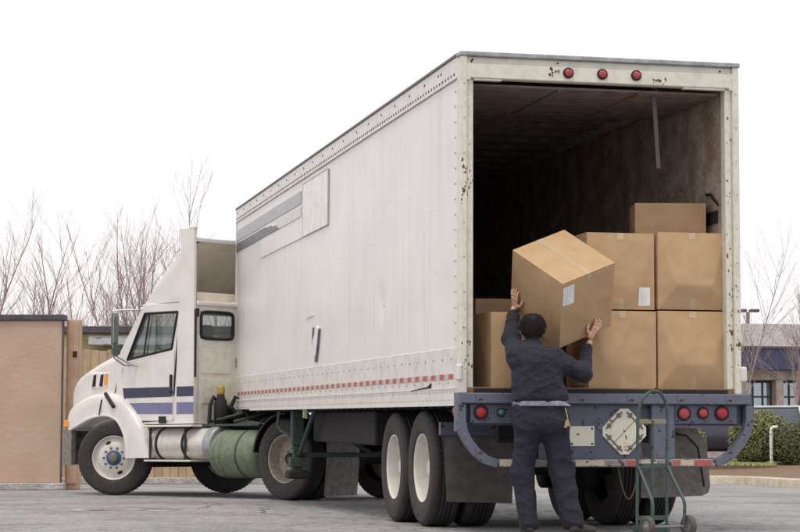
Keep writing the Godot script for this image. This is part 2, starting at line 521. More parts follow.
func rust_patches(par: Node3D, q: Array, sd: int) -> void:
	var r := RandomNumberGenerator.new()
	r.seed = sd
	var b := MB.new()
	for k in q[5]:
		var c := Vector2(r.randf_range(q[0], q[1]), r.randf_range(q[2], q[3]))
		if r.randf() < .5: c.y = lerp(q[2], q[3], [.25, .7][k % 2]) + r.randfn(0, .04)
		var s := r.randf_range(.003, .010) * (1.6 if r.randf() < .2 else 1.0)
		var pl := []
		for i in 8: pl.append(Vector2(clampf(c.x + cos(TAU * i / 8) * s * r.randf_range(.5, 1.1), q[0], q[1]), c.y + sin(TAU * i / 8) * s * r.randf_range(.7, 2.0)))
		b.prism(pl, Vector3(0, DK, -float(q[4])), Vector3.RIGHT, Vector3.UP, .0012)
	var o := obj("rust_spots", b, M.rust, par)
	o.set_meta("kind", "stuff")
func build_trailer() -> void:
	var t := thing("box_trailer", "long white box trailer with open rear door, rusty white door frame and blue bumper", "trailer")
	t.position = Vector3(0.4904, 0.0, -16.4871)
	t.rotation = Vector3(0.0137, 0.2261, 0)
	var L := Vector3.LEFT
	# left wall skin: slightly wavy sheet with a dent
	M.side = StandardMaterial3D.new()
	M.side.albedo_texture = side_texture()
	M.side.roughness = 0.42
	var nz := noise(7, 1.0, 3)
	var rows := []
	for i in 131:
		var w: float = lerp(0.11, TL - 0.02, i / 130.0)
		var row := []
		for j in 29:
			var v: float = lerp(0.03, 2.66, j / 28.0)
			var u := 0.014 + 0.004 * nz.get_noise_2d(w * 0.9, v * 0.35) + 0.0005 * sin(w * TAU / 0.61)
			var dd := Vector2(w - 3.087, (v - 0.90) * 0.8).length()
			u += 0.022 * exp(-dd * dd / 0.012)
			row.append(tl(u, v, w))
		rows.append(row)
	var b := MB.new()
	b.grid(rows, true)
	obj("left_wall", b, M.side, t)
	# right wall, front wall, roof
	tbox("right_wall", t, M.rail, TW - .045, TW - .012, -.05, 2.80, .1, TL - .02)
	tbox("front_wall", t, M.rail, .03, TW - .05, -.05, 2.80, TL - .06, TL)
	tbox("corner_post", t, M.rail, -.004, .028, -.085, 2.815, TL - .03, TL + .012)
	tbox("roof", t, M.rail, .012, TW - .012, 2.805, 2.832, .09, TL - .01)
	# rails
	tbox("top_rail", t, M.rail, .0, .05, 2.638, 2.812, .1, TL)
	tbox("roof_edge", t, M.roofedge, -.012, .06, 2.812, 2.838, .1, TL + .01)
	tbox("rail_lip", t, M.rail, -.006, .004, 2.628, 2.641, .1, TL)
	tbox("bottom_rail", t, M.rail, -.004, .05, -.092, .041, .1, TL)
	tbox("rail_flange", t, M.rail, -.012, .03, -.11, -.092, .1, 11.4, .002)
	tbox("rail_flange", t, M.rail, -.010, -.003, .030, .041, .1, TL, .002)
	tbox("right_rail", t, M.rail, TW - .012, TW + .004, -.1, .05, .1, TL)
	tbox("right_rail", t, M.rail, TW - .012, TW + .004, 2.64, 2.81, .1, TL)
	tbox("scuff_panel", t, M.rail, .004, .03, .041, .376, .11, TL - .03, .003)
	var pts := []
	var w1 := .2
	while w1 < TL:
		pts.append(tl(-.0002, 2.672, w1))
		if fmod(w1, .6) < .1: pts.append(tl(-.0002, 2.75, w1 + .05))
		w1 += .1
	rivets("rivets", t, M.roofedge, pts, .014, L)
	pts = []
	w1 = .2
	while w1 < TL:
		pts.append(tl(-.004, .008, w1)); pts.append(tl(-.004, -.06, w1 + .05))
		w1 += .1
	rivets("rivets", t, M.line, pts, .009, L)
	pts = []
	w1 = .3
	while w1 < TL - .2:
		pts.append(tl(.0038, .285, w1)); pts.append(tl(.0038, .09, w1 + .1))
		w1 += .305
	rivets("rivets", t, M.rivet, pts, .014, L)
	pts = []
	for k in 17: pts.append(tl(.0095, .45 + k * .13, .2))
	rivets("rivets", t, M.rivet, pts, .011, L)
	# reflective tape: red and grey pieces along the scuff panel
	var k0 := 0
	w1 = .24
	var red_m := MB.new()
	red_m.box(Vector3.ZERO, Vector3(.004, .046, .15))
	var rm := red_m.mesh()
	while w1 < TL - .3:
		var o := inst("reflective_tape", rm, M.tape_red if k0 % 2 == 0 else M.tape_grey, t)
		o.position = tl(.0025, .135, w1 + .075)
		o.scale.y = 0.9 if k0 % 5 == 0 else 1.0
		w1 += .152; k0 += 1
	# welded-on patch, old painted stripes, tear, scrape
	tbox("patch_panel", t, M.side_white, -.003, .012, 1.935, 2.56, 5.81, 7.38, .003)
	for e in [[1.931, 1.937, 5.80, 7.40], [2.556, 2.566, 5.80, 7.40]]: tbox("patch_edge", t, M.line, -.005, .0, e[0], e[1], e[2], e[3], .001)
	for e in [[5.800, 5.812], [7.378, 7.396]]: tbox("patch_edge", t, M.line, -.005, .0, 1.937, 2.556, e[0], e[1], .001)
	tbox("faded_stripe", t, M.stripe_grey, .004, .012, 2.35, 2.505, 7.575, TL - .03, .001)
	tbox("faded_stripe", t, M.stripe_light, .004, .012, 2.195, 2.315, 7.575, 9.3, .001)
	b = MB.new()
	b.prism([Vector2(9.1, 2.195), Vector2(TL - .03, 2.195), Vector2(TL - .03, 2.318), Vector2(10.3, 2.315), Vector2(10.0, 2.29), Vector2(9.85, 2.30), Vector2(9.6, 2.26), Vector2(9.45, 2.265)], tl(.003, 0, 0), Vector3.FORWARD, Vector3.UP, .008)
	obj("faded_stripe", b, M.stripe_dark, t)
	tbox("seam", t, M.stripe_grey, .002, .011, 1.93, 1.937, 7.4, 10.6, .001)
	b = MB.new()
	b.prism([Vector2(6.72, .64), Vector2(6.67, .83), Vector2(6.655, .82), Vector2(6.70, .63)], tl(-.008, 0, 0), Vector3.FORWARD, Vector3.UP, .02)
	b.prism([Vector2(6.50, .43), Vector2(6.37, .62), Vector2(6.28, .80), Vector2(6.265, .795), Vector2(6.33, .63), Vector2(6.455, .42)], tl(-.014, 0, 0), Vector3.FORWARD, Vector3.UP, .026)
	obj("torn_metal", b, M.stripe_dark, t)
	b = MB.new()
	b.prism([Vector2(6.70, .66), Vector2(6.42, .84), Vector2(6.30, .76), Vector2(6.50, .50), Vector2(6.64, .48)], tl(-.006, 0, 0), Vector3.FORWARD, Vector3.UP, .018)
	obj("torn_metal", b, M.side_white, t)
	b = MB.new()
	b.prism([Vector2(.98, .088), Vector2(1.02, .05), Vector2(1.72, .028), Vector2(1.72, .036), Vector2(1.1, .06)], tl(-.012, 0, 0), Vector3.FORWARD, Vector3.UP, .012)
	obj("torn_metal", b, M.dark, t)
	b = MB.new()
	b.prism([Vector2(7.2, .95), Vector2(6.9, .975), Vector2(6.65, .962), Vector2(6.9, .955)], tl(.002, 0, 0), Vector3.FORWARD, Vector3.UP, .008)
	obj("scrape", b, M.stripe_light, t)
	# rear frame
	for s in 2:
		var f := part("door_post", t)
		for q in [[.0, .058, -.012, .12, -.005, 2.80, M.frame, "outer_flange"], [.0585, .118, .022, .12, .0, 2.615, M.frame, "inner_flange"], [.060, .075, .121, .3, .75, 2.6, M.lining, "door_track"]]:
			var u0: float = q[0] if s == 0 else TW - q[1]
			var u1: float = q[1] if s == 0 else TW - q[0]
			tbox(q[7], f, q[6], u0, u1, q[4], q[5], q[2], q[3], .007)
		pts = []
		for k in 9: pts.append(tl(.03 if s == 0 else TW - .03, .25 + k * .29, -.012))
		rivets("bolts", f, M.rivet, pts, .008, Vector3.BACK)
		tbox("lashing_hook", f, M.rail, -.03 if s == 0 else TW - .012, .012 if s == 0 else TW + .045, .10, .23, -.03, .05, .012)
		for q in ([[.004, .05, 1.55, 1.95, -.0122, 16], [.062, .112, 1.5, 1.9, .0218, 10], [.062, .112, .1, .5, .0218, 12], [.004, .05, .1, .7, -.0122, 7], [.062, .112, 2.0, 2.5, .0218, 5]] if s == 0 else [[TW - .112, TW - .062, .2, 1.5, .0218, 26], [TW - .05, TW - .004, .15, 1.2, -.0122, 12], [TW - .112, TW - .062, 1.5, 2.4, .0218, 8]]):
			rust_patches(f, q, int(q[2] * 100) + s)
	var hd := part("door_header", t)
	rust_patches(hd, [.70, .88, 2.64, 2.72, -.0042, 7], 5)
	rust_patches(hd, [1.66, 1.82, 2.62, 2.68, -.0042, 9], 6)
	tbox("lower_band", hd, M.header, .059, TW - .059, 2.616, 2.742, -.004, .1, .008)
	tbox("upper_band", hd, M.header, .059, TW - .059, 2.7425, 2.80, .02, .1, .004)
	tbox("cap", hd, M.capgrey, -.01, TW + .01, 2.8005, 2.839, -.02, .1, .006)
	tbox("end_plate", hd, M.frame, .0585, .085, 2.60, 2.744, -.007, .05, .003)
	tbox("end_plate", hd, M.frame, TW - .085, TW - .0585, 2.60, 2.744, -.007, .05, .003)
	tbox("door_stop", hd, M.frame, .12, .36, 2.600, 2.6155, .005, .06, .003)
	tbox("door_stop", hd, M.frame, TW - .5, TW - .12, 2.600, 2.6155, .005, .06, .003)
	for q in [[.938, 2.703], [1.239, 2.705], [1.542, 2.707]]: round_light("marker_light", hd, tl(q[0], q[1] - .012, -.004), .036, M.red_faded)
	pts = []
	for q in [[.10, 2.76], [.11, 2.775], [TW - .16, 2.765], [.8, 2.69], [.83, 2.70], [.78, 2.67], [1.72, 2.66], [1.76, 2.66], [1.74, 2.665]]: pts.append(tl(q[0], q[1], -.004 if q[1] < 2.74 else .02))
	rivets("bolts", hd, M.rustspot, pts, .011, Vector3.BACK)
	# inside
	tbox("floor", t, M.floorwood, .05, TW - .05, -.03, .045, .02, TL - .06)
	tbox("threshold", t, M.dark, .12, TW - .12, -.004, .035, .0, .0195)
	var wpan := 0.0
	for k in 8:       # plywood sheets
		var wa := .125 + k * 1.59
		tbox("wall_lining", t, M.lining, TW - .065, TW - .05, .05, 2.70, wa, wa + 1.586, .002)
		tbox("wall_lining", t, M.lining, .035, .05, .05, 2.70, wa, wa + 1.586, .002)
	tbox("front_lining", t, M.lining, .05, TW - .06, .05, 2.78, TL - .08, TL - .065)
	tbox("cargo_rail", t, M.dark, TW - .078, TW - .066, 1.49, 1.60, .3, 6.0, .002)
	tbox("cargo_rail", t, M.dark, .05, .062, 1.49, 1.60, .3, 6.0, .002)
	b = MB.new()
	b.tube([tl(TW - .075, 1.64, .28), tl(TW - .10, 1.70, .34), tl(TW - .10, 1.75, .42), tl(TW - .08, 1.76, .56)], .012, 6)
	obj("tie_strap", b, M.black, t)
	var dr := part("roller_door", t)
	for k in 4: tbox("door_panel", dr, M.ceiling, .125, TW - .125, 2.575, 2.595, .14 + k * .37, .50 + k * .37, .003)
	for u in [.9, 1.62]: tbox("hinge_rib", dr, M.ceiling, u, u + .022, 2.560, 2.5745, .15, 1.6, .002)
	b = MB.new()
	b.box(tl(1.81, 2.30, .25), Vector3(.036, .72, .004), 0, Basis(Vector3.BACK, .06))
	obj("pull_strap", b, M.strap, dr)
	for k in 20: tbox("roof_bow", t, M.ceiling, .06, TW - .06, 2.74, 2.80, 1.7 + k * .56, 1.74 + k * .56, .002)
	# bumper
	var bp := part("rear_bumper", t)
	tbox("step", bp, M.blue, -.03, TW + .03, -.092, -.004, -.14, .0, .008)
	tbox("back_plate", bp, M.blue_dark, .02, TW - .02, -.27, -.0925, -.03, .0, .003)
	tbox("light_panel", bp, M.blue_dark, .06, .64, -.255, -.093, -.09, -.031, .006)
	tbox("light_panel", bp, M.blue_dark, 1.832, 2.395, -.255, -.093, -.09, -.031, .006)
	tbox("center_plate", bp, M.blue_dark, .66, 1.548, -.545, -.093, -.075, -.04, .004)
	tbox("upright", bp, M.blue, 1.627, 1.83, -.545, -.093, -.10, -.02, .006)
	tbox("side_plate", bp, M.blue, -.038, -.012, -.32, -.0, -.13, .06, .004)
	tbox("side_plate", bp, M.blue, TW + .012, TW + .038, -.26, -.0, -.13, .06, .004)
	tbox("lower_bar", bp, M.blue_rust, .27, 2.20, -.612, -.546, -.13, -.05, .010)
	for q in [[.30, .50, 0], [.95, 1.20, 0], [1.40, 1.50, 1], [1.52, 1.66, 0], [1.81, 1.86, 1], [1.87, 1.985, 0], [1.99, 2.14, 1]]:
		tbox("reflective_tape", bp, M.tape_red if q[2] == 1 else M.tape_worn, q[0], q[1], -.603, -.556, -.133, -.1305, .0005)
	for s in 2:
		var arc := []
		var cu := [[-.022, -.10], [-.022, -.24], [.0, -.33], [.045, -.41], [.11, -.49], [.19, -.55], [.285, -.58]] if s == 0 else [[TW + .022, -.10], [TW + .022, -.22], [TW - .005, -.33], [TW - .06, -.42], [TW - .13, -.50], [TW - .2, -.55], [TW - .285, -.58]]
		var rw := []
		var hw := .035
		for k in cu.size():
			var p0: Array = cu[max(k - 1, 0)]
			var p1: Array = cu[min(k + 1, cu.size() - 1)]
			var tg := Vector2(p1[0] - p0[0], p1[1] - p0[1]).normalized()
			var nn := Vector2(-tg.y, tg.x) * hw
			var cc := Vector2(cu[k][0], cu[k][1])
			var rr := []
			for z in [[1, -.135], [1, -.055], [-1, -.055], [-1, -.135], [1, -.135]]:
				rr.append(tl(cc.x + nn.x * z[0], cc.y + nn.y * z[0], z[1]))
			rw.append(rr)
		b = MB.new()
		for k in rw.size() - 1:
			for z in 4:
				if s == 0: b.quad(rw[k][z], rw[k + 1][z], rw[k + 1][z + 1], rw[k][z + 1])
				else: b.quad(rw[k][z + 1], rw[k + 1][z + 1], rw[k + 1][z], rw[k][z])
		obj("curved_guard", b, M.blue, bp)
	round_light("tail_light", bp, tl(.151, -.163, -.09), .048, M.red)
	round_light("signal_light", bp, tl(.321, -.163, -.09), .028, M.lens_green)
	round_light("tail_light", bp, tl(1.913, -.166, -.09), .048, M.red_faded)
	round_light("tail_light", bp, tl(2.082, -.163, -.09), .040, M.red_faded)
	round_light("tail_light", bp, tl(2.252, -.163, -.09), .050, M.red)
	b = MB.new()
	b.lathe([Vector2(.04, 0), Vector2(.036, .03), Vector2(0, .04)], tl(.0, -.16, .10), L, 14)
	obj("side_light", b, M.red, t)
	var pl := part("placard_holder", bp)
	b = MB.new()
	var oc := []
	for q in [[-.19, -.035], [-.19, .035], [-.035, .19], [.035, .19], [.19, .035], [.19, -.035], [.035, -.19], [-.035, -.19]]: oc.append(Vector2(q[0], q[1]))
	b.prism(oc, tl(1.391, -.318, -.0755), Vector3.RIGHT, Vector3.UP, .012)
	obj("placard", b, M.placard, pl)
	for an in [PI / 4, -PI / 4, 3 * PI / 4, -3 * PI / 4]:
		b = MB.new()
		b.box(tl(1.391, -.318, -.091) + Vector3(cos(an) * .130, sin(an) * .130, 0), Vector3(.012, .20, .008), .002, Basis(Vector3.BACK, an))
		for sg in [-.06, .06]:
			b.box(tl(1.391, -.318, -.096) + Vector3(cos(an) * .13 - sin(an) * sg, sin(an) * .13 + cos(an) * sg, 0), Vector3(.04, .022, .01), .002, Basis(Vector3.BACK, an))
		obj("clip", b, M.clip, pl)
	b = MB.new()
	b.box(tl(1.391, -.318, -.0885), Vector3(.004, .36, .004), 0, Basis(Vector3.BACK, -PI / 4))
	obj("hinge_line", b, M.clip, pl)
	tbox("rating_plate", bp, M.placard, .915, 1.13, -.44, -.275, -.083, -.0755, .002)
	pts = []
	for q in [[1.11, -.42], [1.11, -.295], [.935, -.42]]: pts.append(tl(q[0], q[1], -.083))
	rivets("bolts", bp, M.dark, pts, .010, Vector3.BACK)
	b = MB.new()
	b.lathe([Vector2(.04, 0), Vector2(.04, .006), Vector2(.03, .01), Vector2(.028, .004), Vector2(0, .004)], tl(1.19, -.27, -.0755), Vector3.BACK, 18)
	obj("round_cover", b, M.blue, bp)
	# mud flaps
	var fl := part("mud_flap", t)
	b = MB.new()
	var rws := []
	for i in 9:
		var row := []
		for j in 9:
			var u: float = lerp(.10, .73, i / 8.0)
			var v: float = lerp(-.955, -.34, j / 8.0)
			row.append(tl(u + (.04 * (1 - j / 8.0) * (1 - i / 8.0)), v + .02 * (1 - i / 8.0) * (1 - j / 8.0), 1.0 - .04 * sin(j / 8.0 * 2.2) - .015 * sin(i * .9)))
		rws.append(row)
	b.grid(rws)
	obj("sheet", b, M.flap, fl)
	tbox("bracket", fl, M.blue_dark, .07, .75, -.36, -.245, .93, 1.0)
	fl = part("mud_flap", t)
	b = MB.new()
	b.prism([Vector2(1.80, -.29), Vector2(2.30, -.29), Vector2(2.40, -.42), Vector2(2.44, -.80), Vector2(2.42, -.86), Vector2(2.36, -.885), Vector2(1.80, -.90)], Vector3(0, DK, -.62), Vector3.RIGHT, Vector3(0, 1, .05).normalized(), .012)
	obj("sheet", b, M.flap_light, fl)
	b = MB.new()
	b.tube([tl(2.05, -.33, .585), tl(2.2, -.36, .585), tl(2.30, -.46, .58), tl(2.36, -.80, .59)], .010, 6)
	obj("stiffener", b, M.dark, fl)
	# wheels
	for ax in [1.75, 2.9]:
		var y: float = .525 - .0137 * ax
		for q in [[.222, PI, "dual"], [.555, PI, "inner"], [TW - .222, 0.0, "dual"], [TW - .555, 0.0, "inner"]]:
			wheel(t, Vector3(q[0], y, -ax), q[1], q[2], 1.0, M.rimwhite if q[2] == "dual" else M.rimgrey, M.rimwhite)
		b = MB.new()
		b.tube([Vector3(.3, y, -ax), Vector3(TW - .3, y, -ax)], .065, 12)
		obj("axle", b, M.dark, t)
		for u in [.80, TW - .80]:
			b = MB.new()
			b.lathe([Vector2(.0, -.09), Vector2(.21, -.09), Vector2(.21, .09), Vector2(0, .09)], Vector3(u, y, -ax), Vector3.RIGHT, 20)
			obj("brake_drum", b, M.dark, t)
			b = MB.new()
			for k in 4: b.box(Vector3(u + (.16 if u < 1 else -.16), y + .12 + k * .016, -ax), Vector3(.08, .014, .95 - k * .18), .002)
			obj("leaf_spring", b, M.dark, t)
	for u in [.92, TW - 1.02]:
		tbox("chassis_rail", t, M.dark, u, u + .10, -.32, -.12, .1, 4.6)
		tbox("suspension_hanger", t, M.dark, u - .02, u + .12, -.55, -.32, 2.2, 2.45)
		tbox("suspension_hanger", t, M.dark, u - .02, u + .12, -.55, -.32, 3.5, 3.7)
		tbox("suspension_hanger", t, M.dark, u - .02, u + .12, -.55, -.32, 1.1, 1.25)
	for k in 40: tbox("crossmember", t, M.dark, .05, TW - .05, -.125, -.035, .25 + k * .31, .33 + k * .31, .002)
	tbox("underside", t, M.dark, .05, TW - .05, -.036, -.030, .1, TL - .06, 0)
	tbox("pallet_box", t, M.dark, .35, 2.1, -.50, -.13, 4.9, 8.5, .02)
	tbox("bogie_cross_beam", t, M.dark, .5, TW - .5, -.42, -.2, .62, .72)
	tbox("air_tank_bracket", t, M.dark, 1.0, 1.5, -.4, -.15, 4.2, 4.6)
	b = MB.new()
	b.tube([tl(.9, -.33, 4.4), tl(1.6, -.33, 4.4)], .14, 14)
	obj("air_tank", b, M.dark, t)
	b = MB.new()
	var ch := []
	for k in 13:
		var q := (k - 6) / 6.0
		ch.append(tl(1.43 + q * .09, -.62 - .26 * (1 - q * q), -.07))
	b.tube(ch, .007, 5)
	obj("chain", b, M.rustspot, t)
	# landing gear
	var lg := part("landing_gear", t)
	for u in [.20, TW - .20]:
		tbox("leg", lg, M.green_frame, u - .075, u + .075, -.55, -.08, 8.72, 8.88, .01)
		tbox("leg", lg, M.green_frame, u - .055, u + .055, -.92, -.55, 8.74, 8.86, .01)
		tbox("foot", lg, M.dark, u - .13, u + .13, -.965, -.86, 8.66, 8.94, .02)
		tbox("gearbox", lg, M.green_frame, u - .10, u + .10, -.82, -.70, 8.70, 8.90, .01)
	tbox("cross_bar", lg, M.green_frame, .27, TW - .27, -.70, -.64, 8.77, 8.83)
	for s in [0, 1]:
		b = MB.new()
		var ua := .22 if s == 0 else TW - .22
		b.tube([tl(ua, -.12, 8.8), tl(TW / 2 + (-.1 if s == 0 else .1), -.64, 8.8)], .032, 6)
		obj("brace", b, M.green_frame, lg)
		b = MB.new()
		b.tube([tl(ua, -.70, 8.8), tl(ua, -.10, 7.7)], .03, 6)
		obj("brace", b, M.green_frame, lg)
	b = MB.new()
	b.tube([tl(.02, -.14, 9.1), tl(.0, -.30, 9.12), tl(.04, -.38, 9.05), tl(.13, -.43, 8.9)], .017, 6)
	obj("crank_handle", b, M.green_frame, lg)
	b = MB.new()
	b.box(tl(.005, -.16, 7.25), Vector3(.012, .10, .10))
	obj("inspection_tag", b, M.yellow, t)
	b = MB.new()
	b.box(tl(.005, -.16, 7.1), Vector3(.012, .10, .10))
	obj("inspection_tag", b, M.lens_green, t)

# ---------------------------------------------------------------- cartons
func facept(s: Vector3, face: int, a: float, b: float, off: float, nz: FastNoiseLite, sd: float, cr: float) -> Vector3:
	var da := 1.0 - absf(a)
	var db := b + 1.0
	var dt := 1.0 - b
	var h := 0.0
	if face == 0:
		var m: float = min(1.0, min(db * s.y * 0.5 / .20, min(da * s.x * .5 / .15, dt * s.y * .5 / .45)))
		h = cr * m
	var e: float = clampf(min(da, min(db, dt)) * 5.0, 0, 1)
	h += e * .009 * nz.get_noise_3d(a * 1.1 + sd, b * .9, face * 7.0 + sd) + .008 * (1 - a * a) * (1 - b * b)
	h += off
	match face:
		0: return Vector3(a * s.x / 2, (b + 1) * s.y / 2, s.z / 2 + h)
		1: return Vector3(-a * s.x / 2, (b + 1) * s.y / 2, -s.z / 2 - h)
		2: return Vector3(s.x / 2 + h, (b + 1) * s.y / 2, -a * s.z / 2)
		3: return Vector3(-s.x / 2 - h, (b + 1) * s.y / 2, a * s.z / 2)
		4: return Vector3(a * s.x / 2, s.y + h * .8, -b * s.z / 2)
	return Vector3(a * s.x / 2, 0, b * s.z / 2)
func face_patch(mb: MB, s: Vector3, face: int, a0: float, a1: float, b0: float, b1: float, n: int, off: float, nz: FastNoiseLite, sd: float, cr: float) -> void:
	var rows := []
	for i in n + 1:
		var row := []
		for j in n + 1: row.append(facept(s, face, lerp(a0, a1, i / float(n)), lerp(b0, b1, j / float(n)), off, nz, sd, cr))
		rows.append(row)
	mb.grid(rows)
func carton(label: String, s: Vector3, xf: Transform3D, sd: float, cr: float, labels: Array, mat: Material, tapes := true) -> Node3D:
	var t := thing("cardboard_box", label, "box", Vector3.ZERO, 0, "cardboard boxes being unloaded")
	t.transform = xf
	var nz := noise(int(sd * 10) + 3, 1.0, 3)
	var b := MB.new()
	for f in 6: face_patch(b, s, f, -1, 1, -1, 1, 28 if f == 0 else 10, 0, nz, sd, cr)
	obj("carton", b, mat, t)
	if tapes:
		b = MB.new()
		face_patch(b, s, 4, -.10, .10, -1, 1, 10, .0015, nz, sd, cr)
		face_patch(b, s, 0, -.10, .10, .82, 1, 6, .0015, nz, sd, cr)
		face_patch(b, s, 1, -.10, .10, .82, 1, 4, .0015, nz, sd, cr)
		obj("packing_tape", b, M.packtape, t)
		b = MB.new()
		face_patch(b, s, 0, -.09, .09, -1, -.72, 6, .0012, nz, sd, cr)
		obj("packing_tape", b, M.packtape, t)
	for l in labels:
		b = MB.new()
		face_patch(b, s, l[0], l[1], l[2], l[3], l[4], 6, .002, nz, sd, cr)
		obj("shipping_label", b, M.label, t)
	return t
func build_cartons() -> void:
	var bt := Basis.from_euler(Vector3(0.0137, 0.2261, 0))
	var org := Vector3(0.4904, 0, -16.4871)
	var place := func(u: float, v: float, w: float, turn: float) -> Transform3D:
		return Transform3D(bt * Basis(Vector3.UP, turn), org + bt * tl(u, v, w))
	carton("brown cardboard box at floor level against the right trailer wall", Vector3(.625, .658, .60), place.call(2.078, .046, .41, 0.0), 1, .05, [], M.card)
	carton("brown cardboard box stacked second high against the right trailer wall", Vector3(.625, .66, .60), place.call(2.080, .718, .42, 0.006), 2, .055, [], M.card)
	carton("brown floor-level cardboard box with a label low on its narrow side", Vector3(.60, .652, .62), place.call(1.447, .046, .42, 0.0), 3, .02, [[3, -.55, .55, -.93, -.55]], M.card)
	carton("brown cardboard box on second layer with white label at its lower right corner", Vector3(.60, .65, .60), place.call(1.443, .712, .43, -0.008), 4, .02, [[0, .52, .86, -.9, -.42]], M.card)
	carton("low plain cardboard box lying on top of the stacked boxes", Vector3(.62, .275, .4), place.call(2.07, 1.395, .68, -0.22), 5, .004, [], M.card_pink, false)
	carton("shaded cardboard box standing alone at the left trailer wall", Vector3(.58, .628, .58), place.call(.580, .046, .42, 0.03), 6, .02, [], M.card)
	carton("cardboard box half hidden behind the one at the left wall", Vector3(.75, .79, .6), place.call(.78, .046, 1.25, -.04), 7, .01, [], M.card_pink)
	# the carton in the worker's hands, tipped towards him
	var hb := held_box()
	var s := Vector3(hb.a.length(), hb.c.length(), hb.b.length())
	var x: Vector3 = hb.a.normalized()
	var y: Vector3 = -hb.c.normalized()
	var z: Vector3 = x.cross(y).normalized()
	y = z.cross(x).normalized()
	var o: Vector3 = hb.n + x * s.x / 2 - y * s.y - z * s.z / 2
	carton("tilted cardboard box with white label held up in the worker's hands", s, Transform3D(Basis(x, y, z), o), 8, .010, [[0, -.97, -.55, .30, .86]], M.card)
func cam_vec(r: float, u: float, f: float) -> Vector3:
	var p := atan(180.0 / 2000.0)
	return Vector3(r, u * cos(p) + f * sin(p), u * sin(p) - f * cos(p))
func held_box() -> Dictionary:
	var k := 1.0 / 124.5
	return {n = Vector3(1.309, 2.022, -16.05), a = cam_vec(56, 21.5, 34.2) * k, b = cam_vec(-47, 34.6, 55.1) * k, c = cam_vec(0, -66, 41.4) * k}

# ---------------------------------------------------------------- tractor
func tp(f: float, y: float, l: float) -> Vector3: return Vector3(-l, y, -f)
func fbox(called: String, par: Node3D, m: Material, f0: float, f1: float, y0: float, y1: float, l0: float, l1: float, ch := 0.004) -> MeshInstance3D:
	var b := MB.new()
	b.box(tp((f0 + f1) / 2, (y0 + y1) / 2, (l0 + l1) / 2), Vector3(absf(l1 - l0), y1 - y0, absf(f1 - f0)), ch)
	return obj(called, b, m, par)
